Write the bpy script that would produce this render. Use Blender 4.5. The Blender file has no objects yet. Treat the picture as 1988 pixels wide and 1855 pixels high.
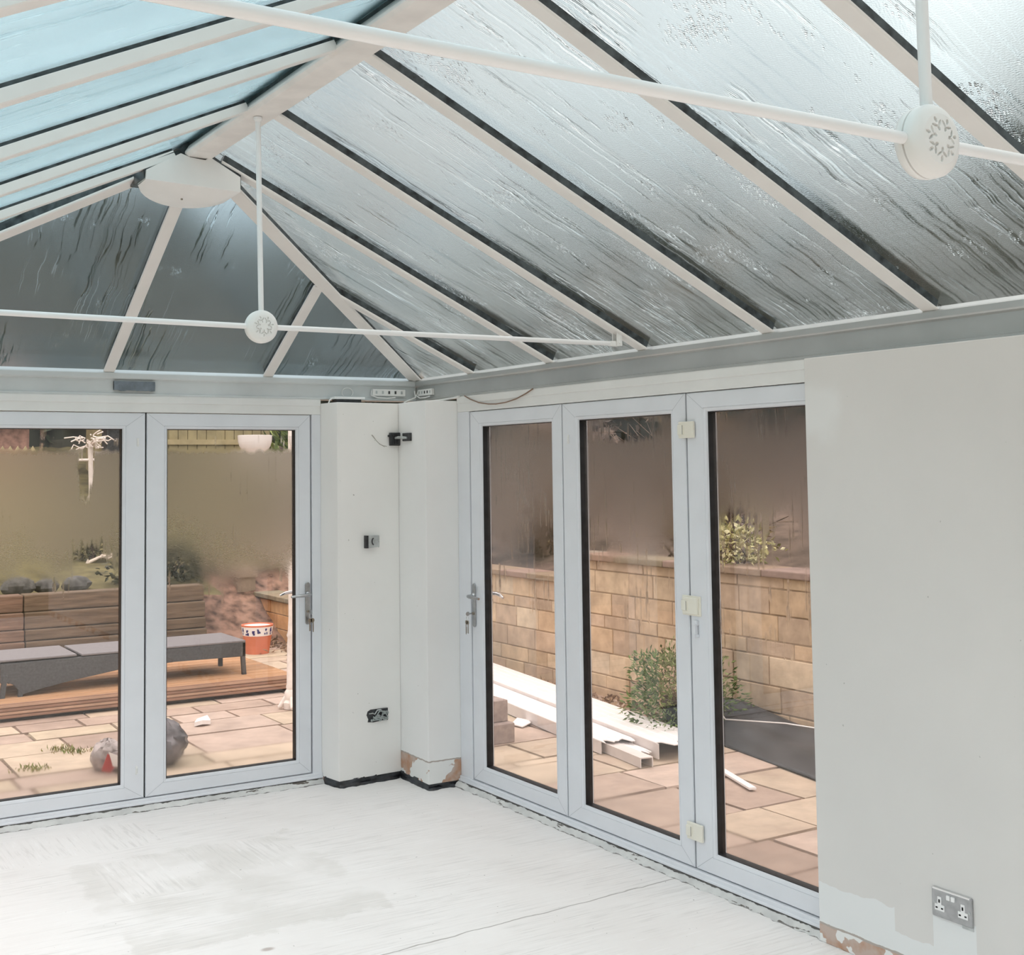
import bpy, bmesh, math, random
from mathutils import Vector, Matrix
R = random.Random(7)
scene = bpy.context.scene
C = scene.collection

# ------------------------------------------------------------------ camera
cam_data = bpy.data.cameras.new('camera')
cam = bpy.data.objects.new('camera', cam_data)
C.objects.link(cam)
right = Vector((0.8574148, -0.51449866, -0.01144507))
up = Vector((-0.02119279, -0.05752116, 0.99811932))
fwd = Vector((0.51418939, 0.85555973, 0.06022316))
cam.matrix_world = Matrix(((right.x, up.x, -fwd.x, -3.61761), (right.y, up.y, -fwd.y, -6.62509),
                           (right.z, up.z, -fwd.z, 1.7925), (0, 0, 0, 1)))
cam_data.sensor_width = 36.0
cam_data.lens = 2412.747 * 36.0 / 1988.0
cam_data.shift_x = (994.0 - 907.14) / 1988.0
cam_data.shift_y = (763.49 - 927.5) / 1988.0
cam_data.clip_start = 0.05
cam_data.clip_end = 400
scene.camera = cam

# ------------------------------------------------------------------ sky, exposure
world = bpy.data.worlds.new('overcast_sky')
scene.world = world
world.use_nodes = True
wt = world.node_tree
wt.nodes.clear()
w_out = wt.nodes.new('ShaderNodeOutputWorld')
w_bg = wt.nodes.new('ShaderNodeBackground')
w_tc = wt.nodes.new('ShaderNodeTexCoord')
w_sep = wt.nodes.new('ShaderNodeSeparateXYZ')
w_ramp = wt.nodes.new('ShaderNodeValToRGB')
w_noise = wt.nodes.new('ShaderNodeTexNoise')
w_mul = wt.nodes.new('ShaderNodeMixRGB')
w_cr = wt.nodes.new('ShaderNodeValToRGB')
wt.links.new(w_tc.outputs['Generated'], w_sep.inputs[0])
wt.links.new(w_sep.outputs['Z'], w_ramp.inputs[0])
el = w_ramp.color_ramp.elements
el[0].position = 0.0
el[0].color = (0.30, 0.31, 0.32, 1)
el[1].position = 1.0
el[1].color = (2.32, 2.03, 1.98, 1)
e = el.new(0.24); e.color = (0.54, 0.565, 0.60, 1)
e = el.new(0.38); e.color = (1.02, 1.03, 1.05, 1)
e = el.new(0.58); e.color = (1.70, 1.53, 1.50, 1)
w_noise.inputs['Scale'].default_value = 4.6
w_noise.inputs['Detail'].default_value = 3.0
wt.links.new(w_tc.outputs['Generated'], w_noise.inputs['Vector'])
w_cr.color_ramp.elements[0].position = 0.40
w_cr.color_ramp.elements[0].color = (0.55, 0.57, 0.60, 1)
w_cr.color_ramp.elements[1].position = 0.60
w_cr.color_ramp.elements[1].color = (1.52, 1.50, 1.46, 1)
wt.links.new(w_noise.outputs['Fac'], w_cr.inputs[0])
w_mul.blend_type = 'MULTIPLY'
w_mul.inputs[0].default_value = 1.0
wt.links.new(w_ramp.outputs[0], w_mul.inputs[1])
wt.links.new(w_cr.outputs[0], w_mul.inputs[2])
wt.links.new(w_mul.outputs[0], w_bg.inputs['Color'])
w_bg.inputs['Strength'].default_value = 1.0
wt.links.new(w_bg.outputs[0], w_out.inputs[0])
scene.view_settings.view_transform = 'Standard'
scene.view_settings.look = 'None'
scene.view_settings.gamma = 1.0
scene.view_settings.exposure = 0.17
scene.view_settings.use_curve_mapping = False
scene.cycles.max_bounces = 9
scene.cycles.diffuse_bounces = 4
scene.cycles.glossy_bounces = 5
scene.cycles.transmission_bounces = 8
scene.cycles.sample_clamp_indirect = 12.0

sun_data = bpy.data.lights.new('veiled_sun', 'SUN')
sun_data.energy = 0.8
sun_data.angle = math.radians(70)
sun_data.color = (1.0, 0.93, 0.85)
sun = bpy.data.objects.new('veiled_sun', sun_data)
C.objects.link(sun)
sun.rotation_euler = (math.radians(42), 0, math.radians(-25))   # high, from behind the viewer

# ------------------------------------------------------------------ mesh helpers
class MB:
    def __init__(self):
        self.v = []; self.f = []; self.m = []; self.col = []; self.cur = None
    def add(self, vs, fs, mi=0):
        b = len(self.v)
        self.v += [Vector(p) for p in vs]
        for f in fs:
            self.f.append([b + i for i in f]); self.m.append(mi); self.col.append(self.cur)
        return self
    def hexa(self, p, mi=0):
        return self.add(p, [(0, 3, 2, 1), (4, 5, 6, 7), (0, 1, 5, 4), (1, 2, 6, 5), (2, 3, 7, 6), (3, 0, 4, 7)], mi)
    def box(self, x0, x1, y0, y1, z0, z1, mi=0):
        return self.hexa([(x0, y0, z0), (x1, y0, z0), (x1, y1, z0), (x0, y1, z0),
                          (x0, y0, z1), (x1, y0, z1), (x1, y1, z1), (x0, y1, z1)], mi)
    def obox(self, c, ax, ay, az, sx, sy, sz, mi=0):
        c = Vector(c); ax = Vector(ax).normalized() * sx / 2; ay = Vector(ay).normalized() * sy / 2; az = Vector(az).normalized() * sz / 2
        s = [(-1, -1, -1), (1, -1, -1), (1, 1, -1), (-1, 1, -1), (-1, -1, 1), (1, -1, 1), (1, 1, 1), (-1, 1, 1)]
        return self.hexa([c + ax * a + ay * b + az * d for a, b, d in s], mi)
    def prism(self, poly, off, mi=0):
        n = len(poly); off = Vector(off)
        vs = [Vector(p) for p in poly] + [Vector(p) + off for p in poly]
        fs = [tuple(range(n - 1, -1, -1)), tuple(range(n, 2 * n))] + [(i, (i + 1) % n, n + (i + 1) % n, n + i) for i in range(n)]
        return self.add(vs, fs, mi)
    def beam(self, p0, p1, side, upv, prof, mi=0):
        side = Vector(side); upv = Vector(upv)
        a = [Vector(p0) + side * s + upv * u for s, u in prof]
        b = [Vector(p1) + side * s + upv * u for s, u in prof]
        n = len(prof)
        return self.add(a + b, [tuple(range(n - 1, -1, -1)), tuple(range(n, 2 * n))] + [(i, (i + 1) % n, n + (i + 1) % n, n + i) for i in range(n)], mi)
    def tube(self, pts, r, n=10, mi=0):
        pts = [Vector(p) for p in pts]
        rs = r if isinstance(r, (list, tuple)) else [r] * len(pts)
        vs = []; prev = None
        for i, p in enumerate(pts):
            d = (pts[min(i + 1, len(pts) - 1)] - pts[max(i - 1, 0)]).normalized()
            if prev is None:
                u = d.orthogonal().normalized()
            else:
                u = (prev - d * prev.dot(d)).normalized()
            prev = u; w = d.cross(u)
            for k in range(n):
                a = 2 * math.pi * k / n
                vs.append(p + (u * math.cos(a) + w * math.sin(a)) * rs[i])
        m = len(pts); fs = []
        for i in range(m - 1):
            for k in range(n):
                fs.append((i * n + k, i * n + (k + 1) % n, (i + 1) * n + (k + 1) % n, (i + 1) * n + k))
        fs.append(tuple(range(n - 1, -1, -1))); fs.append(tuple((m - 1) * n + k for k in range(n)))
        return self.add(vs, fs, mi)
    def lathe(self, prof, c, axis=(0, 0, 1), n=32, mi=0):
        c = Vector(c); a = Vector(axis).normalized(); u = a.orthogonal().normalized(); w = a.cross(u)
        vs = []
        for r, h in prof:
            r = max(r, 1e-5)
            for k in range(n):
                t = 2 * math.pi * k / n
                vs.append(c + a * h + (u * math.cos(t) + w * math.sin(t)) * r)
        m = len(prof); fs = []
        for i in range(m - 1):
            for k in range(n):
                fs.append((i * n + k, i * n + (k + 1) % n, (i + 1) * n + (k + 1) % n, (i + 1) * n + k))
        fs.append(tuple(range(n - 1, -1, -1))); fs.append(tuple((m - 1) * n + k for k in range(n)))
        return self.add(vs, fs, mi)
    def loops(self, loops, closed=False, mi=0):
        n = len(loops[0]); vs = [p for l in loops for p in l]; fs = []
        m = len(loops)
        for i in range(m if closed else m - 1):
            j = (i + 1) % m
            for k in range(n):
                fs.append((i * n + k, i * n + (k + 1) % n, j * n + (k + 1) % n, j * n + k))
        return self.add(vs, fs, mi)
    def leaf(self, p, d, size, width, rng, mi=0):
        d = Vector(d).normalized(); s = d.orthogonal().normalized()
        s.rotate(Matrix.Rotation(rng.uniform(0, 6.28), 3, d)); nrm = d.cross(s)
        p = Vector(p); tip = p + d * size; mid = p + d * size * .5 + nrm * size * .12
        return self.add([p, mid + s * width * .5, tip, mid - s * width * .5], [(0, 1, 2), (0, 2, 3)], mi)
    def cloud(self, c, rad, n, size, rng, mi=0, low=-1.0, width=.5, shell=.55):
        c = Vector(c)
        for _ in range(n):
            while True:
                q = Vector((rng.uniform(-1, 1), rng.uniform(-1, 1), rng.uniform(-1, 1)))
                if 0.05 < q.length <= 1 and q.z >= low: break
            q = q * (shell + (1 - shell) * rng.random()) / max(q.length, .3) if rng.random() < .7 else q
            lump = 1 + .18 * math.sin(5 * q.x + 3 * q.y) + .15 * math.sin(6 * q.z + 4 * q.x)
            p = c + Vector((q.x * rad[0], q.y * rad[1], q.z * rad[2])) * lump
            d = Vector((q.x + rng.uniform(-.8, .8), q.y + rng.uniform(-.8, .8), q.z * .6 + rng.uniform(-.5, .9)))
            self.leaf(p, d, size * rng.uniform(.6, 1.3), size * width * rng.uniform(.7, 1.2), rng, mi)
        return self
    def build(self, name, mat, parent=None, origin=None, smooth=30, bevel=0, recalc=True):
        me = bpy.data.meshes.new(name)
        xs = [p.x for p in self.v]; ys = [p.y for p in self.v]; zs = [p.z for p in self.v]
        if origin is None:
            origin = Vector(((min(xs) + max(xs)) / 2, (min(ys) + max(ys)) / 2, min(zs)))
        origin = Vector(origin)
        me.from_pydata([tuple(p - origin) for p in self.v], [], self.f)
        mats = mat if isinstance(mat, (list, tuple)) else [mat]
        for m in mats: me.materials.append(m)
        if len(mats) > 1: me.polygons.foreach_set('material_index', self.m)
        if any(c is not None for c in self.col):
            at = me.attributes.new('tone', 'FLOAT_COLOR', 'FACE')
            for i, c in enumerate(self.col):
                at.data[i].color = (*(c or (1, 1, 1)), 1)
        if recalc:
            bm = bmesh.new(); bm.from_mesh(me)
            bmesh.ops.recalc_face_normals(bm, faces=bm.faces)
            bm.to_mesh(me); bm.free()
        if smooth:
            me.shade_smooth(); me.set_sharp_from_angle(angle=math.radians(smooth))
        me.update()
        o = bpy.data.objects.new(name, me); C.objects.link(o)
        if parent is not None:
            o.parent = parent
            o.location = origin - ORG[parent.name]
        else:
            o.location = origin
        ORG[o.name] = origin.copy()
        if bevel:
            b = o.modifiers.new('bevel', 'BEVEL'); b.width = bevel; b.segments = 2; b.limit_method = 'ANGLE'; b.angle_limit = math.radians(40)
        return o
ORG = {}

def tag(o, label=None, cat=None, group=None, kind=None):
    if label: o['label'] = label
    if cat: o['category'] = cat
    if group: o['group'] = group
    if kind: o['kind'] = kind
    return o
def thing(name, loc, label=None, cat=None, group=None, kind=None):
    o = bpy.data.objects.new(name, None); C.objects.link(o); o.location = loc; o.empty_display_size = .1
    ORG[o.name] = Vector(loc)
    return tag(o, label, cat, group, kind)

# ------------------------------------------------------------------ material helpers
class N:
    def __init__(self, name):
        self.mat = bpy.data.materials.new(name); self.mat.use_nodes = True
        self.t = self.mat.node_tree; self.t.nodes.clear()
        self.out = self.t.nodes.new('ShaderNodeOutputMaterial')
    def n(self, kind, **kw):
        nd = self.t.nodes.new('ShaderNode' + kind)
        for k, v in kw.items():
            if k.startswith('_'): setattr(nd, k[1:], v)
            else:
                key = int(k[1:]) if k[0] == 'i' and k[1:].isdigit() else k.replace('_', ' ')
                s = nd.inputs[key]
                if hasattr(v, 'is_output'): self.t.links.new(v, s)
                else: s.default_value = v
        return nd
    def link(self, a, b): self.t.links.new(a, b)
    def obj(self): return self.n('TexCoord').outputs['Object']
    def geo(self): return self.n('NewGeometry').outputs['Position']
    def uv(self): return self.n('TexCoord').outputs['UV']
    def mapping(self, vec, scale=(1, 1, 1), loc=(0, 0, 0), rot=(0, 0, 0)):
        return self.n('Mapping', Vector=vec, Scale=scale, Location=loc, Rotation=rot).outputs[0]
    def noise(self, vec, scale=5, detail=3, rough=.5, dist=0):
        return self.n('TexNoise', Vector=vec, Scale=scale, Detail=detail, Roughness=rough, Distortion=dist).outputs['Fac']
    def ramp(self, fac, stops):
        nd = self.n('ValToRGB', Fac=fac); e = nd.color_ramp.elements
        for i, (p, c) in enumerate(stops):
            if not isinstance(c, (tuple, list)): c = (c, c, c)
            x = e[i] if i < 2 else e.new(p)
            x.position = p; x.color = (*c[:3], 1)
        return nd.outputs[0]
    def math(self, op, a, b=0.0, clamp=False):
        nd = self.n('Math', _operation=op, _use_clamp=clamp, i0=a, i1=b); return nd.outputs[0]
    def mix(self, fac, a, b, mode='MIX'):
        nd = self.n('MixRGB', _blend_type=mode)
        for k, v in zip((0, 1, 2), (fac, a, b)):
            if hasattr(v, 'is_output'): self.link(v, nd.inputs[k])
            else: nd.inputs[k].default_value = v if k == 0 else (*v[:3], 1)
        return nd.outputs[0]
    def step(self, x, a, b):
        nd = self.n('MapRange', _clamp=True, _interpolation_type='SMOOTHSTEP'); self.link(x, nd.inputs[0])
        nd.inputs[1].default_value = a; nd.inputs[2].default_value = b
        return nd.outputs[0]
    def bump(self, h, strength=.3, dist=.01):
        return self.n('Bump', Height=h, Strength=strength, Distance=dist).outputs[0]
    def bsdf(self, color, rough=.5, metal=0.0, normal=None, spec=.5):
        p = self.n('BsdfPrincipled')
        for k, v in (('Base Color', color), ('Roughness', rough), ('Metallic', metal), ('Specular IOR Level', spec)):
            if hasattr(v, 'is_output'): self.link(v, p.inputs[k])
            else: p.inputs[k].default_value = (*v[:3], 1) if k == 'Base Color' else v
        if normal is not None: self.link(normal, p.inputs['Normal'])
        self.link(p.outputs[0], self.out.inputs[0]); return p

def simple(name, col, rough=.45, metal=0.0, var=.05, scale=6, bump=0.0, spec=.5):
    m = N(name); v = m.obj(); f = m.noise(v, scale, 4)
    lo = tuple(max(0, c * (1 - var * 2)) for c in col); hi = tuple(min(1, c * (1 + var)) for c in col)
    c = m.ramp(f, [(.3, lo), (.65, hi)])
    m.bsdf(c, rough, metal, m.bump(m.noise(v, scale * 12, 3), bump, .003) if bump else None, spec)
    return m.mat

M = {}
M['pvc'] = simple('white_pvc', (.76, .78, .815), .32, var=.015)
M['pvc_cream'] = simple('aged_white_pvc', (.80, .80, .78), .4, var=.02)
M['bar'] = simple('white_bar_cap', (.80, .775, .745), .45, var=.02)
M['ridge'] = simple('ridge_cap', (.80, .765, .73), .5, var=.04, scale=9)
M['rod'] = simple('white_rod_paint', (.86, .86, .86), .3, var=.01)
M['disc'] = simple('white_moulded_plastic', (.84, .835, .815), .42, var=.02)
M['ring'] = simple('grey_white_aluminium', (.62, .65, .65), .38, var=.06, scale=3)
M['ring_shaded'] = simple('shade_darkened_aluminium', (.50, .51, .50), .42, .55, var=.06, scale=3)  # darker copy of the back beam's aluminium; side beam's shade put into the colour
M['gasket'] = simple('black_rubber', (.016, .016, .018), .5, var=.3, scale=20)
M['web'] = simple('dark_seal', (.045, .055, .058), .3, var=.5, scale=25)
M['gap'] = simple('dark_gap', (.012, .012, .012), .8, var=.2)
M['mitre'] = simple('mitre_line', (.42, .44, .46), .6)
M['silver'] = simple('satin_silver', (.44, .45, .46), .28, 1.0, var=.08, scale=30)
M['chrome'] = simple('bright_chrome', (.8, .8, .8), .12, 1.0, var=.02)
M['brass'] = simple('dull_key_metal', (.34, .29, .23), .35, 1.0, var=.1)
M['galv'] = simple('galvanised_steel', (.55, .58, .58), .4, .8, var=.12, scale=30)
M['hinge'] = simple('cream_hinge_plastic', (.83, .80, .70), .45, var=.02)
M['white_part'] = simple('white_plastic', (.88, .88, .87), .35, var=.02)
M['black_part'] = simple('black_plastic', (.035, .037, .04), .45, var=.3, scale=30)
M['tape'] = simple('grey_tape', (.17, .20, .23), .3, var=.15, scale=25)
M['cable'] = simple('grey_cable', (.42, .40, .36), .5)
M['brown_cable'] = simple('brown_cable', (.24, .15, .10), .5)
M['grey_wire'] = simple('grey_wire', (.36, .40, .39), .45, var=.2, scale=40)
M['rock'] = simple('dark_rock', (.10, .10, .095), .9, var=.3, scale=14, bump=.5)

# ---- plaster
def plaster(name, base, lowline=None, patches=False):
    m = N(name); p = m.geo(); s = m.n('SeparateXYZ', Vector=p)
    f = m.noise(p, 1.6, 4, .6)
    c = m.ramp(f, [(.3, tuple(x * .965 for x in base)), (.7, tuple(min(1, x * 1.015) for x in base))])
    spots = m.noise(p, 38, 2)
    c = m.mix(m.step(spots, .765, .79), c, (.5, .49, .46))
    z = s.outputs['Z']; y = s.outputs['Y']
    if patches:
        # matt white primer along the bottom and under the socket
        wob = m.math('MULTIPLY', m.math('SUBTRACT', m.noise(p, 9, 4), .5), .05)
        zz = m.math('ADD', z, wob)
        a = m.math('MULTIPLY', m.math('LESS_THAN', zz, .232), m.math('GREATER_THAN', y, -3.56))
        b = m.math('LESS_THAN', zz, .155)
        d = m.math('MULTIPLY', m.math('LESS_THAN', z, .27), m.math('MULTIPLY', m.math('LESS_THAN', y, -3.722), m.math('GREATER_THAN', y, -3.893)))
        msk = m.math('MAXIMUM', m.math('MAXIMUM', a, b), d)
        c = m.mix(m.math('MULTIPLY', msk, .9), c, (.80, .815, .81))
        # filler patch near the top edge
        q = m.n('VectorMath', _operation='DISTANCE', i0=p, i1=(-.05, -3.27, 2.0)).outputs['Value']
        c = m.mix(m.math('MULTIPLY', m.math('SUBTRACT', 1, m.step(m.math('ADD', q, m.math('MULTIPLY', wob, 3)), .05, .16)), .6), c, (.82, .83, .82))
    if lowline:
        n1 = m.noise(p, 7.5, 3, .5)
        chip = m.math('MULTIPLY', m.math('LESS_THAN', z, lowline), m.step(n1, .50, .51))
        ragged = m.math('ADD', z, m.math('MULTIPLY', m.math('SUBTRACT', m.noise(p, 30, 3), .5), .012))
        line = m.math('MULTIPLY', m.math('LESS_THAN', ragged, lowline + .002), m.math('GREATER_THAN', ragged, lowline - .006))
        brown = m.ramp(m.noise(p, 14, 3), [(.4, (.56, .45, .39)), (.62, (.50, .30, .20))])
        white = m.mix(m.math('LESS_THAN', z, lowline), c, (.82, .82, .80))
        c = m.mix(chip, white, brown)
        c = m.mix(line, c, (.45, .40, .36))
    m.bsdf(c, .75, 0, m.bump(m.noise(p, 45, 4), .05, .004), .25)
    return m.mat
M['wall'] = plaster('painted_plaster', (.735, .718, .692), lowline=.082, patches=True)
M['pier'] = plaster('painted_pier_plaster', (.87, .86, .835), lowline=None)
M['pier_chip'] = plaster('painted_pier_plaster_chipped', (.87, .865, .85), lowline=.165)

# ---- floor screed
def floor_mat():
    m = N('white_dusted_screed'); p = m.geo()
    big = m.noise(p, 1.1, 5, .6)
    s1 = m.noise(m.mapping(p, (3.4, 75, 1), rot=(0, 0, math.radians(4))), 1.0, 6, .65, .3)
    s2 = m.noise(m.mapping(p, (46, 3.0, 1), rot=(0, 0, math.radians(5))), 1.0, 6, .65, .3)
    s = m.n('SeparateXYZ', Vector=p)
    wob = m.math('MULTIPLY', m.math('SUBTRACT', m.noise(p, 4, 5, .65), .5), .32)
    x = m.math('ADD', s.outputs['X'], wob); y = m.math('ADD', s.outputs['Y'], wob)
    def rect(x0, x1, y0, y1):
        return m.math('MULTIPLY', m.math('MULTIPLY', m.step(x, x0 - .02, x0 + .02), m.math('SUBTRACT', 1, m.step(x, x1 - .02, x1 + .02))),
                      m.math('MULTIPLY', m.step(y, y0 - .02, y0 + .02), m.math('SUBTRACT', 1, m.step(y, y1 - .02, y1 + .02))))
    patch = m.math('MAXIMUM', rect(-2.15, -1.25, -1.35, -.80), rect(-3.2, -1.75, -.62, -.22))
    grey = rect(-2.25, -1.2, -2.0, -.78)
    st = m.mix(patch, s1, s2)
    c = m.ramp(big, [(.3, (.80, .775, .76)), (.7, (.875, .86, .85))])
    c = m.mix(m.math('MULTIPLY', m.math('MULTIPLY', grey, m.step(m.noise(p, 3.3, 4), .36, .62)), .55), c, (.68, .66, .63))
    stm = m.math('MULTIPLY', m.step(st, .50, .62), m.step(m.noise(p, 2.6, 3), .34, .58))
    c = m.mix(m.math('MULTIPLY', stm, .42), c, (.60, .585, .57))
    sth = m.math('SUBTRACT', 1, m.step(st, .33, .42))
    c = m.mix(m.math('MULTIPLY', sth, .5), c, (.92, .915, .91))
    # hairline crack across the slab
    cy = m.math('ADD', s.outputs['Y'], m.math('ADD', 2.41, m.math('MULTIPLY', m.math('ADD', s.outputs['X'], .9), -.045)))
    cr = m.math('ABSOLUTE', m.math('SUBTRACT', cy, m.math('MULTIPLY', m.math('SUBTRACT', m.noise(p, 5, 3), .5), .05)))
    crack = m.math('MULTIPLY', m.math('SUBTRACT', 1, m.step(cr, .002, .0055)), m.math('GREATER_THAN', s.outputs['X'], -2.3))
    c = m.mix(m.math('MULTIPLY', crack, .75), c, (.30, .28, .26))
    # one rusty dab and small specks
    q = m.n('VectorMath', _operation='DISTANCE', i0=m.mapping(p, (1, 1.5, 0)), i1=(-1.83, -3.24, 0)).outputs['Value']
    c = m.mix(m.math('MULTIPLY', m.math('SUBTRACT', 1, m.step(q, .012, .035)), .6), c, (.33, .25, .22))
    c = m.mix(m.step(m.noise(p, 55, 2), .765, .79), c, (.38, .36, .34))
    h = m.math('ADD', m.math('MULTIPLY', st, .7), m.math('MULTIPLY', big, .6))
    m.bsdf(c, .8, 0, m.bump(h, .5, .006), .2)
    return m.mat
M['floor'] = floor_mat()

def seal_mat():
    m = N('broken_sealant'); p = m.geo(); z = m.n('SeparateXYZ', Vector=p).outputs['Z']
    n1 = m.noise(m.mapping(p, (7, 7, 40)), 1, 4, .6)
    c = m.ramp(m.noise(p, 12, 3), [(.3, (.56, .56, .55)), (.7, (.72, .72, .70))])
    c = m.mix(m.step(n1, .62, .64), c, (.13, .115, .10))
    crack = m.math('ADD', z, m.math('MULTIPLY', m.math('SUBTRACT', m.noise(p, 22, 4), .5), .020))
    c = m.mix(m.math('MULTIPLY', m.step(crack, .0335, .0350), .92), c, (.06, .055, .05))
    c = m.mix(m.math('SUBTRACT', 1, m.step(crack, .010, .0125)), c, (.20, .19, .18))
    m.bsdf(c, .7, 0, m.bump(n1, .4, .006)); return m.mat
M['seal'] = seal_mat()
M['dpm'] = simple('black_membrane', (.028, .032, .038), .3, var=.5, scale=14, bump=.5)

# ---- wet roof glass: mist scatters, run marks are clear water
def roof_glass(name, streak, tint, fog, drops, haze, bmp, freq, trc=(.88, .88, .88), fb=.10):
    m = N(name); uv = m.uv()
    s = m.n('SeparateXYZ', Vector=uv)
    wig = m.noise(m.mapping(uv, (2.5, 6, 1)), 1.0, 4, .6)
    uw = m.n('CombineXYZ', X=m.math('ADD', s.outputs[0], m.math('MULTIPLY', wig, .045)), Y=s.outputs[1]).outputs[0]
    st = m.noise(m.mapping(uw, (freq, .55, 1)), 1.0, 2, .5)
    area = m.noise(m.mapping(uv, (2.4, .9, 1), loc=(3, 1, 0)), 1.0, 3, .5)
    ridge = m.math('ABSOLUTE', m.math('SUBTRACT', st, .5))               # thin winding lines
    wid = m.math('MULTIPLY', m.step(area, .52 - streak, .70 - streak), .021)
    line = m.math('MULTIPLY', m.math('SUBTRACT', 1, m.step(m.math('DIVIDE', ridge, m.math('ADD', wid, .0005)), .5, 1.0)), m.step(area, .50 - streak, .60 - streak))
    dr = m.n('TexVoronoi', Vector=m.mapping(uw, (110, 70, 1)), Scale=1.0, Randomness=1.0).outputs['Distance']
    da = m.noise(m.mapping(uv, (5, 3, 1), loc=(1, 5, 0)), 1.0, 4, .6)
    drop = m.math('MULTIPLY', m.math('SUBTRACT', 1, m.step(dr, .22, .36)), m.step(da, .62 - drops, .74 - drops))
    eu = m.n('UVMap', _uv_map='edge').outputs[0]
    ed = m.math('ADD', m.n('SeparateXYZ', Vector=eu).outputs[0], m.math('MULTIPLY', m.math('SUBTRACT', m.noise(m.mapping(uv, (9, 7, 1)), 1.0, 4), .5), .05))
    band = m.math('SUBTRACT', 1, m.step(ed, .035, .055))
    wet = m.math('MAXIMUM', m.math('MAXIMUM', line, drop), m.math('MULTIPLY', band, .8))
    patch = m.noise(m.mapping(uv, (2.2, 1.2, 1)), 1.0, 3)
    fine = m.noise(m.mapping(uv, (160, 160, 1)), 1.0, 2)
    rough = m.math('MULTIPLY', m.math('SUBTRACT', 1, wet), m.math('ADD', fog * .5, m.math('MULTIPLY', m.math('ADD', patch, m.math('MULTIPLY', fine, fb * 3)), fog * .8)))
    rough = m.math('ADD', rough, .02)
    h = m.math('ADD', m.math('MULTIPLY', line, m.step(m.noise(m.mapping(uv, (3.1, 1.3, 1), loc=(9, 4, 0)), 1, 2), .48, .66)), m.math('MULTIPLY', drop, .9))
    nb = m.bump(m.math('ADD', h, m.math('MULTIPLY', fine, fb)), bmp, .0035)
    g = m.n('BsdfGlass', Color=(*tint, 1), Roughness=rough, IOR=1.45, Normal=nb)
    tr = m.n('BsdfTranslucent', Color=(*trc, 1))
    mx = m.n('MixShader', Fac=m.math('MULTIPLY', m.math('SUBTRACT', 1, wet), haze))
    m.link(g.outputs[0], mx.inputs[1]); m.link(tr.outputs[0], mx.inputs[2])
    m.link(mx.outputs[0], m.out.inputs[0])
    return m.mat
M['glass_right'] = roof_glass('wet_roof_glass', .30, (.875, .925, .925), .16, .06, .04, .75, 29, (.84, .88, .88))
M['glass_left'] = roof_glass('misted_roof_glass', .10, (.80, .93, .965), .26, -.4, .10, .05, 30, (.72, .86, .92), 0.0)
M['glass_back'] = roof_glass('damp_roof_glass', .10, (.81, .905, .94), .12, .02, .03, .25, 26, (.80, .88, .92))

# ---- door glass: clear at the bottom and the very top, breath-misted between
def door_glass(name, zlo0, zlo1, zhi0, zhi1, amount, drip, edge, patches):
    m = N(name); p = m.geo(); s = m.n('SeparateXYZ', Vector=p); z = s.outputs['Z']
    flat = m.n('CombineXYZ', X=m.math('ADD', s.outputs['X'], s.outputs['Y']), Y=z).outputs[0]
    w1 = m.math('MULTIPLY', m.math('SUBTRACT', m.noise(m.mapping(flat, (2.6, 1.2, 1)), 1, 3), .5), .75)
    w2 = m.math('MULTIPLY', m.math('SUBTRACT', m.noise(m.mapping(flat, (34, 3, 1)), 1, 3), .5), edge)
    fine = m.noise(m.mapping(flat, (190, 150, 1)), 1, 2)
    lo = m.step(m.math('ADD', m.math('ADD', z, w1), m.math('MULTIPLY', m.math('SUBTRACT', fine, .5), .35)), zlo0, zlo1)
    hi = m.math('SUBTRACT', 1, m.step(m.math('ADD', z, w2), zhi0, zhi1))
    st = m.noise(m.mapping(flat, (75, 2.2, 1)), 1, 4, .6)
    ar = m.noise(m.mapping(flat, (4, 3, 1), loc=(7, 2, 0)), 1, 3)
    run = m.math('MULTIPLY', m.math('MULTIPLY', m.step(st, .60, .64), m.step(ar, .60 - drip, .70 - drip)), m.step(z, 1.0, 1.25))
    foot = m.math('SUBTRACT', 1, m.step(m.math('ADD', z, m.math('MULTIPLY', w1, .15)), .20, .36))
    fog = m.math('MULTIPLY', m.math('MULTIPLY', lo, hi), m.math('SUBTRACT', 1, run))
    for ps, pz, rs, rz in patches:
        q = m.n('VectorMath', _operation='LENGTH', i0=m.mapping(flat, (1 / rs, 1 / rz, 0), loc=(-ps / rs, -pz / rz, 0))).outputs['Value']
        q = m.math('ADD', q, m.math('MULTIPLY', m.math('SUBTRACT', m.noise(m.mapping(flat, (60, 5, 1)), 1, 3), .5), 1.6))
        fog = m.math('MULTIPLY', fog, m.step(q, .7, 1.05))
    fog = m.math('MAXIMUM', fog, m.math('MULTIPLY', foot, .35))
    rough = m.math('MULTIPLY', fog, m.math('ADD', amount * .8, m.math('MULTIPLY', fine, amount * .4)))
    nb = m.bump(run, .3, .003)
    g = m.n('BsdfGlass', Color=(.955, .955, .945, 1), Roughness=rough, IOR=1.45, Normal=nb)
    tr = m.n('BsdfTranslucent', Color=(.75, .72, .66, 1))
    mx = m.n('MixShader', Fac=m.math('MULTIPLY', fog, .012))
    m.link(g.outputs[0], mx.inputs[1]); m.link(tr.outputs[0], mx.inputs[2])
    m.link(mx.outputs[0], m.out.inputs[0]); return m.mat
M['glass_bd'] = door_glass('misted_door_glass', 1.16, 1.50, 1.88, 1.925, .30, .04, .05, [(-1.89, 1.27, .15, .17), (-1.925, 1.80, .05, .16)])
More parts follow.
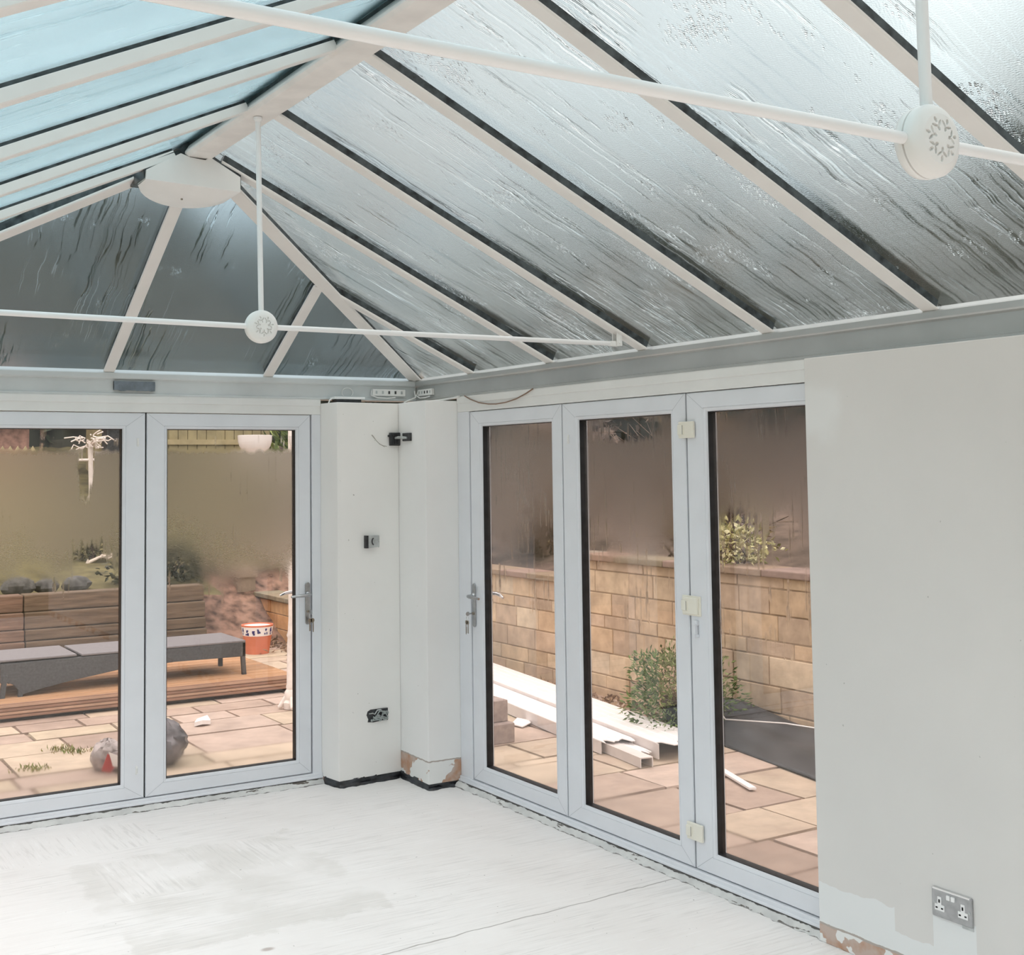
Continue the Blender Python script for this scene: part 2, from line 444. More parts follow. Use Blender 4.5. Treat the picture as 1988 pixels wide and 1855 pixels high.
M['glass_rd'] = door_glass('misted_side_door_glass', 1.30, 1.74, 1.88, 2.08, .24, .14, .16, [(-2.70, 1.45, .20, .18), (-2.95, 1.50, .10, .12), (-1.95, 1.97, .3, .07)])

# ---- outdoors
def tone_mat(name, rough=.8, var=.12, scale=9, bump=.3, stretch=(1, 1, 1), spec=.3, stain=None):
    m = N(name); a = m.n('Attribute', _attribute_name='tone').outputs['Color']; p = m.geo()
    f = m.noise(m.mapping(p, stretch), scale, 5, .6)
    c = m.mix(1.0, a, m.ramp(f, [(.3, 1 - var * 2), (.7, 1 + var)]), 'MULTIPLY')
    if stain: c = m.mix(m.math('MULTIPLY', m.step(m.noise(p, 1.3, 4), .5, .7), .45), c, stain)
    m.bsdf(c, rough, 0, m.bump(f, bump, .01), spec); return m.mat
M['paving'] = tone_mat('sandstone_paving', .75, .10, 6, .25, stain=(.40, .29, .23))
M['stone'] = tone_mat('honey_stone_block', .9, .12, 8, .4, stain=(.24, .18, .13))
M['decking'] = tone_mat('ribbed_deck_board', .7, .12, 5, .2, (.6, 9, 1))
M['sleeper'] = tone_mat('weathered_sleeper', .85, .22, 4, .5, (.7, 8, 8))
M['leafy'] = tone_mat('leaves', .5, .15, 12, 0)
M['twig'] = simple('bare_twig', (.20, .145, .11), .8, var=.3)
M['soil'] = simple('garden_soil', (.13, .095, .075), .95, var=.4, scale=3, bump=.6)
M['joint'] = simple('sandy_joint', (.27, .20, .15), .95, var=.25, scale=12, bump=.4)
M['lawn'] = simple('rough_lawn', (.135, .118, .05), .95, var=.3, scale=4, bump=.6)
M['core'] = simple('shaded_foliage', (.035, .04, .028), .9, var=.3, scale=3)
M['rattan'] = simple('grey_rattan', (.085, .09, .095), .6, var=.15, scale=60, bump=.4)
M['rattan_top'] = simple('pale_grey_mesh', (.21, .20, .21), .6, var=.06, scale=40)
M['terracotta'] = simple('orange_pot', (.66, .20, .11), .55, var=.05)
M['lamp_white'] = simple('cast_white_paint', (.86, .78, .72), .5, var=.06, scale=20)
M['globe'] = simple('white_glass_bowl', (.88, .84, .82), .25, var=.01)
M['board'] = simple('white_pvc_board', (.95, .925, .92), .35, var=.015)
M['board_in'] = simple('board_broken_edge', (.74, .68, .65), .6, var=.05)
M['concrete'] = simple('pinkish_concrete', (.38, .30, .27), .9, var=.12, scale=25, bump=.4)
M['sheet'] = simple('black_sheet', (.05, .05, .054), .4, var=.3, scale=3)
M['bag'] = simple('grey_bin_bag', (.16, .15, .16), .25, var=.3, scale=7)
M['red'] = simple('red_print', (.52, .07, .06), .35, var=.05)
M['shed'] = simple('pale_shed_board', (.42, .36, .20), .8, var=.12, scale=5)
M['picket'] = simple('pale_picket', (.50, .42, .24), .8, var=.1)
M['brickred'] = simple('pink_brick', (.40, .23, .18), .9, var=.2, scale=12)
M['branch'] = simple('bleached_branch', (.72, .62, .52), .7, var=.1, scale=20)
M['bark'] = simple('tree_bark', (.12, .10, .08), .9, var=.3, scale=15)
M['paper'] = simple('white_scrap', (.90, .86, .84), .5, var=.03)

# ================================================================== ROOM
XR, ZR, ZE, YH = -1.857, 3.163, 2.32, -1.42           # ridge line, eave level, hip end
SR = (ZR - ZE) / (-XR - .06)                          # main slopes (underside of the bars)
SB = (ZR - ZE) / -YH                                  # hip slope
GOFF = .044                                           # glass above the bar undersides
FLOOR = .010

b = MB(); b.box(-4.2, .06, -9.5, .06, FLOOR - .12, FLOOR)
floor = tag(b.build('floor', M['floor'], smooth=0), 'white dusty bare screed floor with trowel marks and a hairline crack', 'floor', kind='structure')

# plastered walls
b = MB(); b.box(-.05, .12, -9.5, -3.205, FLOOR, 2.199)
tag(b.build('wall_right', M['wall'], smooth=0, bevel=.004), 'bare painted plaster wall holding the double socket', 'wall', kind='structure')
plan_l = [(-.636, .06), (-.634, 0), (-.61, -.18), (-.201, -.152), (-.201, .06)]
plan_r = [(-.201, .06), (-.201, -.152), (-.213, -.497), (.03, -.497), (.06, -.497), (.06, .06)]
wb = thing('wall_back', (-.3, -.1, .04), 'white plastered corner pier between the two sets of folding doors', 'wall', kind='structure')
MB().prism([(x, y, .046) for x, y in plan_l], (0, 0, 2.130)).build('pier', M['pier'], wb, smooth=0, bevel=.004)
MB().prism([(x, y, .040) for x, y in plan_r], (0, 0, 2.137)).build('pier', M['pier_chip'], wb, smooth=0, bevel=.004)
b = MB()
def membrane(b, poly, z0, z1):
    rng = random.Random(3); pts = []
    for i in range(len(poly) - 1):
        a = Vector((*poly[i], 0)); c = Vector((*poly[i + 1], 0)); n = max(2, int((c - a).length / .025))
        for k in range(n): pts.append(a.lerp(c, k / n))
    pts.append(Vector((*poly[-1], 0)))
    rows = []
    for z in (z0, z0 + .012, (z0 + z1) / 2, z1):
        row = []
        for i, q in enumerate(pts):
            d = Vector((-.4, -.9, 0)) * (rng.uniform(-.010, .012) + (.022 if z == z0 else .0))
            row.append(q + d + Vector((0, 0, z + (rng.uniform(-.004, .004) if z0 < z < z1 else 0))))
        rows.append(row)
    n = len(pts)
    b.add([p for r in rows for p in r], [(r * n + i, r * n + i + 1, (r + 1) * n + i + 1, (r + 1) * n + i) for r in range(3) for i in range(n - 1)])
membrane(b, [(-.63, -.01), (-.602, -.172), (-.205, -.146), (-.208, -.488), (.03, -.488)], FLOOR, .052)
o = b.build('damp_proof_membrane', M['dpm'], smooth=60)
sol = o.modifiers.new('thick', 'SOLIDIFY'); sol.thickness = .003
tag(o, 'crumpled black membrane strip showing under the corner pier', 'membrane')

# wall frames: u along the wall, n towards the room
def BACK(u, n, z): return Vector((u, -n, z))
def RIGHT(u, n, z): return Vector((-n, -u, z))
def rect(P, u0, u1, z0, z1, n): return [P(u0, n, z0), P(u1, n, z0), P(u1, n, z1), P(u0, n, z1)]
def wbox(b, P, u0, u1, n0, n1, z0, z1, mi=0):
    return b.hexa([P(u0, n0, z0), P(u1, n0, z0), P(u1, n1, z0), P(u0, n1, z0), P(u0, n0, z1), P(u1, n0, z1), P(u1, n1, z1), P(u0, n1, z1)], mi)

ZT, ZB = 2.108, .072
def outer_frame(name, P, u0, u1, label, jamb0, jamb1, joints):
    t = thing(name, P((u0 + u1) / 2, 0, FLOOR), label, 'door frame', kind='structure')
    b = MB()
    prof = lambda z0, z1, n: None
    wbox(b, P, u0, u1, -.07, .004, ZT + .003, 2.203)
    wbox(b, P, u0, u1, -.07, .008, ZT + .052, 2.198)
    b.build('frame_head', M['pvc_cream'], t, smooth=0, bevel=.003)
    for a, c in ((u0, jamb0), (jamb1, u1)):
        if c - a > .004:
            b = MB(); wbox(b, P, a, c, -.07, .004, .05, ZT + .003); b.build('frame_jamb', M['pvc'], t, smooth=0, bevel=.003)
    b = MB(); wbox(b, P, u0, u1, -.07, .014, .046, ZB - .004); wbox(b, P, u0, u1, -.07, .022, .040, .052)
    b.build('threshold', M['pvc'], t, smooth=0, bevel=.003)
    b = MB(); rng = random.Random(5); n = int((u1 - u0) / .03)
    rows = [[], [], [], []]
    for i in range(n + 1):
        u = u0 + (u1 - u0) * i / n
        rows[0].append(P(u, .000, .043)); rows[1].append(P(u, .016 + rng.uniform(-.004, .006), .040 + rng.uniform(-.004, .002)))
        rows[2].append(P(u, .030 + rng.uniform(-.006, .008), .026 + rng.uniform(-.005, .005))); rows[3].append(P(u, .046 + rng.uniform(-.01, .01), FLOOR - .002))
    b.add([p for r in rows for p in r], [(r * (n + 1) + i, r * (n + 1) + i + 1, (r + 1) * (n + 1) + i + 1, (r + 1) * (n + 1) + i) for r in range(3) for i in range(n)])
    b.build('crumbling_sealant', M['seal'], t, smooth=50)
    b = MB()
    for u in joints: wbox(b, P, u - .012, u + .012, -.066, -.02, ZB - .01, ZT + .004)
    b.build('joint_seal', M['gap'], t, smooth=0)
    return t
outer_frame('trim_1', BACK, -3.70, -.634, 'white outer frame around the folding doors in the back wall', -3.63, -.690, [-1.655, -2.608])
outer_frame('trim_2', RIGHT, .498, 3.60, 'white outer frame around the folding doors in the side wall', .624, 3.54, [1.5215, 2.4575, .626])

def leaf(idx, P, u0, u1, g0, g1, gz0, gz1, gmat, label):
    t = thing('door_%d' % idx, P((u0 + u1) / 2, 0, ZB), label, 'door', kind='structure')
    u0 += .0042; u1 -= .0042; z0, z1 = ZB, ZT
    r = lambda d, n, o=True: (rect(P, u0 + d, u1 - d, z0 + d, z1 - d, n) if o else rect(P, g0 - d, g1 + d, gz0 - d, gz1 + d, n))
    b = MB()
    b.loops([r(0, -.062), r(0, -.004), r(.004, 0), r(.018, 0, False), r(.0165, -.0025, False), r(.015, 0, False), r(.004, -.003, False), r(0, -.011, False), r(0, -.062, False)], closed=True)
    for (a, c) in (((u0, z0), (g0, gz0)), ((u1, z0), (g1, gz0)), ((u1, z1), (g1, gz1)), ((u0, z1), (g0, gz1))):
        p0 = P(a[0] + (c[0] - a[0]) * .05, .0004, a[1] + (c[1] - a[1]) * .05); p1 = P(a[0] + (c[0] - a[0]) * .86, .0004, a[1] + (c[1] - a[1]) * .86)
        d = (p1 - p0).normalized(); s = d.cross(P(0, 1, 0) - P(0, 0, 0)) * .0007
        b.add([p0 - s, p1 - s, p1 + s, p0 + s], [(0, 1, 2, 3)], 1)
    b.build('frame', [M['pvc'], M['mitre']], t, smooth=20, recalc=True)
    b = MB()
    b.loops([r(.0002, -.0115, False), r(-.003, -.0115, False), r(-.003, -.055, False), r(.0002, -.055, False)], closed=True)
    b.build('gasket', M['gasket'], t, smooth=0)
    b = MB(); wbox(b, P, g0 + .001, g1 - .001, -.040, -.036, gz0 + .001, gz1 - .001); b.build('glass_pane', gmat, t, smooth=0)
    return t
GB = (.152, 2.022)
d1 = leaf(1, BACK, -1.6545, -.693, -1.537, -.787, *GB, M['glass_bd'], 'back wall door leaf with lever handle, next to the corner pier')
d2 = leaf(2, BACK, -2.607, -1.6555, -2.49, -1.781, *GB, M['glass_bd'], 'back wall door leaf without a handle, cut by the picture edge')
d6 = leaf(6, BACK, -3.56, -2.609, -3.44, -2.735, *GB, M['glass_bd'], 'last back wall door leaf, beyond the cut-off one')
GR = (.158, 2.023)
d3 = leaf(3, RIGHT, .627, 1.5205, .749, 1.4265, *GR, M['glass_rd'], 'narrow looking side door leaf with lever handle, next to the corner pier')
d4 = leaf(4, RIGHT, 1.5225, 2.4565, 1.657, 2.353, *GR, M['glass_rd'], 'middle side door leaf showing broken white boards outside')
d5 = leaf(5, RIGHT, 2.4585, 3.40, 2.588, 3.27, *GR, M['glass_rd'], 'side door leaf half hidden by the plaster wall, three hinges')

# lever handles with a key in the lock
def handle(door, P, u, sgn, tilt):
    def Q(a, n, z): return P(u + a * sgn, n, z)
    b = MB(); n = 14; pts = []
    for i in range(n + 1): a = math.pi * i / n; pts.append((.0155 * math.cos(a), 1.135 + .0155 * math.sin(a)))
    for i in range(n + 1): a = math.pi + math.pi * i / n; pts.append((.0155 * math.cos(a), .925 + .0155 * math.sin(a)))
    b.prism([Q(a, .0, z) for a, z in pts], P(0, .008, 0) - P(0, 0, 0))
    plate = b.build('handle_plate', M['silver'], door, smooth=30, bevel=.002)
    nv = P(0, 1, 0) - P(0, 0, 0)
    b = MB(); b.lathe([(.0, 0), (.0165, 0), (.0165, .010), (.013, .014), (.0, .014)], Q(0, .006, 1.082), nv, 20)
    b.tube([Q(0, .012, 1.082), Q(0, .038, 1.082), Q(-.010, .050, 1.082), Q(-.03, .054, 1.081), Q(-.075, .052, 1.079), Q(-.118, .046, 1.076)], [.0085, .0085, .0095, .010, .009, .0065], 12)
    b.build('lever', M['silver'], plate, smooth=50)
    b = MB(); b.lathe([(0, 0), (.008, 0), (.008, .012), (.006, .014), (0, .014)], Q(0, .004, .985), nv, 16)
    b.build('lock_cylinder', M['brass'], plate, smooth=40)
    # outside lever, seen through the glass
    b = MB(); b.prism([Q(a, -.070, z) for a, z in pts], P(0, .008, 0) - P(0, 0, 0))
    plate2 = b.build('outside_handle_plate', M['silver'], door, smooth=30)
    b = MB(); b.tube([Q(0, -.066, 1.088), Q(0, -.105, 1.088), Q(-.012, -.118, 1.088), Q(-.04, -.120, 1.088), Q(-.085, -.116, 1.083), Q(-.125, -.108, 1.072)], [.009, .009, .010, .011, .010, .006], 12)
    b.build('outside_lever', M['chrome'], plate2, smooth=50)
handle(d1, BACK, -.720, 1, 0)
handle(d3, RIGHT, .662, -1, 0)

def keys(P, u, sgn, label):
    nv = P(0, 1, 0) - P(0, 0, 0)
    t = thing('key_bunch', P(u, .02, .87), label, 'keys', 'key bunches hanging in the door locks')
    def Q(a, n, z): return P(u + a * sgn, n, z)
    b = MB()                                   # key in the lock
    b.obox(Q(0, .026, .985), P(1, 0, 0) - P(0, 0, 0), nv, (0, 0, 1), .002, .022, .008)
    b.lathe([(0, -.0012), (.012, -.0012), (.012, .0012), (0, .0012)], Q(0, .047, .985), P(1, 0, 0) - P(0, 0, 0), 18)
    b.build('lock_key', M['silver'], t, smooth=40)
    b = MB(); ring = [Q(0.010 * math.sin(a), .05, .962 + .014 * math.cos(a)) for a in [i * math.pi / 9 for i in range(19)]]
    b.tube(ring, .0014, 6); b.build('split_ring', M['chrome'], t, smooth=60)
    for dx, ln in ((-.005, .050), (.010, .056)):
        b = MB(); c = Q(dx, .05, .938)
        b.lathe([(.004, -.001), (.012, -.001), (.012, .001), (.004, .001)], c, nv, 18)
        b.obox(c + Vector((0, 0, -.010 - ln / 2)) + (P(dx * .4 * sgn, 0, 0) - P(0, 0, 0)), P(1, 0, 0) - P(0, 0, 0), nv, (0, 0, 1), .006, .002, ln)
        for k in range(4):
            b.obox(c + Vector((0, 0, -.03 - k * .008)) + (P(.004, 0, 0) - P(0, 0, 0)), P(1, 0, 0) - P(0, 0, 0), nv, (0, 0, 1), .003, .002, .004)
        b.build('loose_key', M['brass'], t, smooth=0)
keys(BACK, -.720, 1, 'keys hanging from the lock of the back wall door')
keys(RIGHT, .662, -1, 'keys hanging from the lock of the side wall door')

# cream folding hinges on the joint between the two near side leaves
for zc, big in ((1.948, 0), (1.187, 1), (.228, 0)):
    b = MB()
    if big: wbox(b, RIGHT, 2.415, 2.533, .0, .006, zc - .043, zc + .043)
    wbox(b, RIGHT, 2.425, 2.522, .004, .016, zc - .036, zc + .036)
    wbox(b, RIGHT, 2.425, 2.462, .012, .022, zc - .022, zc + .022)
    o = b.build('hinge', M['hinge'], d5, smooth=0, bevel=.003); o['label'] = 'cream folding hinge'
    b = MB(); wbox(b, RIGHT, 2.4575, 2.4595, .0165, .0225, zc - .020, zc + .020)
    b.build('hinge_slot', M['gap'], o, smooth=0)
b = MB(); wbox(b, RIGHT, 2.492, 2.515, 0, .014, 1.105, 1.126); wbox(b, RIGHT, 2.497, 2.512, .004, .02, 1.06, 1.112); wbox(b, RIGHT, 2.503, 2.515, .0, .026, 1.055, 1.068)
b.build('shoot_bolt', M['pvc'], d5, smooth=0, bevel=.002)
for d, P, u, z in ((d2, BACK, -1.70, 1.95), (d2, BACK, -1.70, .22), (d4, RIGHT, 1.58, 1.93)):
    b = MB(); wbox(b, P, u - .006, u + .006, 0, .004, z - .022, z + .022); wbox(b, P, u - .004, u + .004, .003, .008, z - .012, z + .012)
    b.build('old_bolt_cover', M['pvc_cream'], d, smooth=0, bevel=.002)

# ------------------------------------------------------------------ eaves beams
ring_prof = [(-.10, 2.200), (.003, 2.200), (.006, 2.203), (.006, 2.211), (-.003, 2.215), (-.003, 2.284), (.010, 2.290), (.013, 2.296), (.013, 2.318), (.008, 2.323), (-.005, 2.323), (-.06, 2.345), (-.10, 2.345)]
def ring(name, P, u0, u1, label, mat):
    b = MB(); b.beam(P(u0, 0, 0), P(u1, 0, 0), P(0, 1, 0) - P(0, 0, 0), (0, 0, 1), ring_prof)
    tag(b.build(name, mat, smooth=0), label, 'eaves beam', kind='structure')
ring('trim_3', BACK, -3.72, 0, 'pale aluminium eaves beam above the back wall doors', M['ring'])
ring('trim_4', RIGHT, 0, 9.0, 'aluminium eaves beam above the side wall doors and plaster wall, shade put into its grey', M['ring_shaded'])
XL = 2 * XR
b = MB(); b.beam((XL, 0, 0), (XL, -9.0, 0), (1, 0, 0), (0, 0, 1), ring_prof)
tag(b.build('trim_5', M['ring'], smooth=0), 'eaves beam along the side out of view', 'eaves beam', kind='structure')

# ------------------------------------------------------------------ roof
nR = Vector((SR, 0, 1)).normalized(); nL = Vector((-SR, 0, 1)).normalized(); nB = Vector((0, SB, 1)).normalized()
def PR(x, y): return Vector((x, y, ZE - SR * x))
def PL(x, y): return Vector((x, y, ZE + SR * (x - XL)))
def PB(x, y): return Vector((x, y, ZE - SB * y))
cap = [(-.027, 0), (.027, 0), (.030, .003), (.030, .010), (.024, .014), (-.024, .014), (-.030, .010), (-.030, .003)]
cap_tall = [(-.025, 0), (.025, 0), (.027, .003), (.024, .034), (-.024, .034), (-.027, .003)]
webp = [(-.020, .010), (.020, .010), (.020, GOFF), (-.020, GOFF)]
def glazing_bar(p0, p1, nrm, label, group, sc=1.0, cap=cap):
    d = (p1 - p0).normalized(); side = d.cross(nrm).normalized(); upn = side.cross(d).normalized()
    if upn.z < 0: upn = -upn
    t = thing('glazing_bar', p0, label, 'glazing bar', group)
    MB().beam(p0, p1, side * sc, upn, cap).build('cap', M['bar'], t, smooth=0, bevel=.0015)
    MB().beam(p0 + d * .004, p1 - d * .002, side * sc, upn, webp).build('seal', M['web'], t, smooth=0)
    return t
YS = [-.647, -1.425, -2.173, -2.969, -3.756, -4.530, -5.290, -6.06, -6.84, -7.62]
ordn = ['first', 'second', 'third', 'fourth', 'fifth', 'sixth', 'seventh', 'eighth', 'ninth', 'tenth']
HR = YH / (XR)                                         # hip plan slope  y = HR * x
for i, y in enumerate(YS):
    xt = max(y / HR, XR + .055) if i < 1 else XR + .055
    if i == 1: xt = XR + .10
    glazing_bar(PR(.004, y), PR(xt, y), nR, '%s white roof bar on the side-door slope, counting from the room corner' % ordn[i], 'white glazing bars on the side-door slope')
    glazing_bar(PL(XL - .004, y), PL(2 * XR - xt, y), nL, '%s white roof bar on the pale blue opposite slope, counting from the back' % ordn[i], 'white glazing bars on the opposite slope', cap=cap_tall)
JX = [-.958, XR, 2 * XR + .958]
for x, lab in zip(JX, ('short white roof bar meeting the corner hip in the back slope', 'long white roof bar rising to the ridge cap in the back slope', 'white roof bar in the back slope beyond the picture edge')):
    yt = HR * x + .02 if x > XR + .1 else (YH + .06 if abs(x - XR) < .1 else HR * (2 * XR - x) + .02)
    glazing_bar(PB(x, -.004), PB(x, yt), nB, lab, 'white glazing bars in the back slope')
def hip(p0, p1, n1, n2, label):
    nrm = (n1 + n2).normalized(); d = (p1 - p0).normalized(); side = d.cross(nrm).normalized()
    t = thing('hip_bar', p0, label, 'hip bar', 'white hip bars')
    hp = [(-.034, 0), (.034, 0), (.038, .004), (.038, .013), (.026, .018), (-.026, .018), (-.038, .013), (-.038, .004)]
    hp2 = [(s, u - .004) for s, u in hp]
    MB().beam(p0, p1, side, nrm, hp2).build('cap', M['bar'], t, smooth=0, bevel=.002)
    MB().beam(p0, p1, side, nrm, [(-.016, .008), (.016, .008), (.016, GOFF + .01), (-.016, GOFF + .01)]).build('seal', M['web'], t, smooth=0)
apex_r = Vector((XR + .03, YH + .0, ZR - .012)); apex_l = Vector((XR - .03, YH + .0, ZR - .012))
hip(Vector((.0, .0, ZE)), apex_r, nR, nB, 'white hip bar running up from the room corner to the ridge cap')
hip(Vector((XL, .0, ZE)), apex_l, nL, nB, 'white hip bar on the picture-edge side of the back slope')
rt = thing('ridge_beam', (XR, YH, ZR), 'broad beige-white ridge beam along the top of the roof', 'ridge beam', kind='structure')
b = MB(); b.beam((XR, YH - .03, 0), (XR, -9.0, 0), (1, 0, 0), (0, 0, 1), [(-.050, ZR - .010), (.050, ZR - .010), (.064, ZR + .002), (.064, ZR + .012), (.040, ZR + .05), (-.040, ZR + .05), (-.064, ZR + .012), (-.064, ZR + .002)])
b.build('ridge_cap', M['ridge'], rt, smooth=0, bevel=.002)
b = MB(); b.beam((XR, YH - .03, 0), (XR, -9.0, 0), (1, 0, 0), (0, 0, 1), [(-.046, ZR + .012), (.046, ZR + .012), (.046, ZR + .09), (-.046, ZR + .09)])
b.build('ridge_seal', M['web'], rt, smooth=0)
b = MB(); b.beam((XR, YH + .2, ZR + .09), (XR, -9.0, ZR + .09), (1, 0, 0), (0, 0, 1), [(-.10, -.03), (0, .02), (.10, -.03), (.09, .0), (0, .05), (-.09, .0)])
b.build('ridge_capping', M['bar'], rt, smooth=0)

# ridge-end cap (boss)
bt = thing('ridge_end_cap', (XR - .03, YH, 2.99), 'white plastic boss cap boxed over the end of the ridge beam', 'end cap')
yb = -1.462; cx = XR - .025
front = [(cx - .215, 3.028), (cx + .210, 3.010), (cx + .210, 3.080), (cx + .085, 3.150), (cx - .06, 3.156), (cx - .075, 3.168), (cx - .215, 3.072)]
front = [(-2.094, 3.034), (-1.672, 3.022), (-1.672, 3.088), (-1.795, 3.153), (-1.812, 3.162), (-1.832, 3.146), (-1.900, 3.150), (-1.925, 3.158), (-1.942, 3.163), (-2.091, 3.075)]
b = MB()
fr = [Vector((x, yb, z)) for x, z in front]
depth = lambda x: .30 * math.sqrt(max(0, 1 - ((x + 1.883) / .235) ** 2)) * .75 + .02
bk = [Vector((x, yb + depth(x), z + (.0 if i > 1 else -.03 * 0))) for i, (x, z) in enumerate(front)]
n = len(fr)
b.add(fr + bk, [tuple(range(n))] + [(i, (i + 1) % n, n + (i + 1) % n, n + i) for i in range(1, n)] + [tuple(range(2 * n - 1, n + 1, -1)) + (n + 1, n)])
# rounded underside
m_ = 18; vs = []; 
for j in range(7):
    t = j / 6
    for i in range(m_ + 1):
        x = -2.094 + (.422) * i / m_; zf = 3.034 - .012 * i / m_
        vs.append(Vector((x, yb + depth(x) * t, zf - .050 * math.sin(math.pi * min(1, t * 1.0) * .5) * math.sqrt(max(0, 1 - ((x + 1.883) / .2115) ** 2)))))
b.add(vs, [(j * (m_ + 1) + i, j * (m_ + 1) + i + 1, (j + 1) * (m_ + 1) + i + 1, (j + 1) * (m_ + 1) + i) for j in range(6) for i in range(m_)])
b.build('cap_shell', M['disc'], bt, smooth=35)
MB().lathe([(0, 0), (.005, 0), (.005, .006), (0, .006)], (-1.905, yb + .10, 2.982), (0, 0, 1), 10).build('fixing_screw', M['brass'], bt)

b = MB(); b.prism([Vector((x, yb + .012, z)) for x, z in [(-2.10, 3.04), (-1.665, 3.04), (-1.665, 3.10), (-1.80, 3.175), (-1.80, 3.245), (-1.92, 3.245), (-1.93, 3.19), (-2.10, 3.10)]], (0, .20, 0))
b.build('end_seal', M['web'], bt, smooth=0)
# roof panes
def clip(poly, fn):
    out = []
    for i in range(len(poly)):
        a, c = poly[i], poly[(i + 1) % len(poly)]; fa, fc = fn(a), fn(c)
        if fa >= 0: out.append(a)
        if (fa >= 0) != (fc >= 0):
            t = fa / (fa - fc); out.append((a[0] + (c[0] - a[0]) * t, a[1] + (c[1] - a[1]) * t))
    return out
def pane(plan, lift, nrm, uvf, mat, label, group, edge):
    if len(plan) < 3: return
    b = MB(); pts = [lift(x, y) + nrm * GOFF for x, y in plan]
    b.prism(pts, nrm * .008)
    o = b.build('roof_pane', mat, smooth=0)
    me = o.data; ul = me.uv_layers.new(name='UVMap'); e2 = me.uv_layers.new(name='edge'); org = o.location
    for l in me.loops:
        ul.data[l.index].uv = uvf(me.vertices[l.vertex_index].co + org)
        e2.data[l.index].uv = (edge(me.vertices[l.vertex_index].co + org), 0)
    tag(o, label, 'glass roof pane', group)
    return o
hipR = lambda q: -(q[1] - HR * q[0])                   # >=0 on the side slope
hipL = lambda q: -(q[1] - HR * (2 * XR - q[0]))
edges = [0.06] + YS
for i in range(len(YS)):
    y1, y0 = edges[i], edges[i + 1]
    nm = 'corner' if i == 0 else None
    lab = ('wet glass in the side-door slope in the corner beside the hip bar' if i == 0 else
           'streaked wet glass between the %s and %s bars of the side-door slope' % (ordn[i - 1], ordn[i]))
    p = clip([(.095, y0), (.095, y1), (XR + .03, y1), (XR + .03, y0)], hipR)
    pane(p, PR, nR, lambda v: (v.y, -v.x * math.sqrt(1 + SR * SR)), M['glass_right'], lab, 'glass panes of the side-door slope', lambda v: y1 - v.y - .02)
    lab = ('misted blue glass in the opposite slope wedged against the back hip bar' if i == 0 else
           'misted blue glass between the %s and %s bars of the opposite slope' % (ordn[i - 1], ordn[i]))
    p = clip([(XL - .095, y0), (XL - .095, y1), (XR - .03, y1), (XR - .03, y0)], hipL)
    pane(p, PL, nL, lambda v: (v.y + 3, (v.x - XL) * math.sqrt(1 + SR * SR)), M['glass_left'], lab, 'glass panes of the opposite slope', lambda v: 1.0)
xe = [.10] + JX + [XL - .10]
labs = ['small dark triangular roof pane in the back slope by the room corner', 'dark roof pane under the ridge cap behind the far tie bar disc', 'dark roof pane in the back slope cut by the picture edge', 'triangular roof pane at the far end of the back slope']
for i in range(4):
    p = [(xe[i], .095), (xe[i], YH), (xe[i + 1], YH), (xe[i + 1], .095)]
    p = clip(p, lambda q: -hipR(q)); p = clip(p, lambda q: -hipL(q))
    pane(p, PB, nB, lambda v: (v.x + 9, -v.y * math.sqrt(1 + SB * SB)), M['glass_back'], labs[i], 'glass panes of the back slope', lambda v: 1.0)

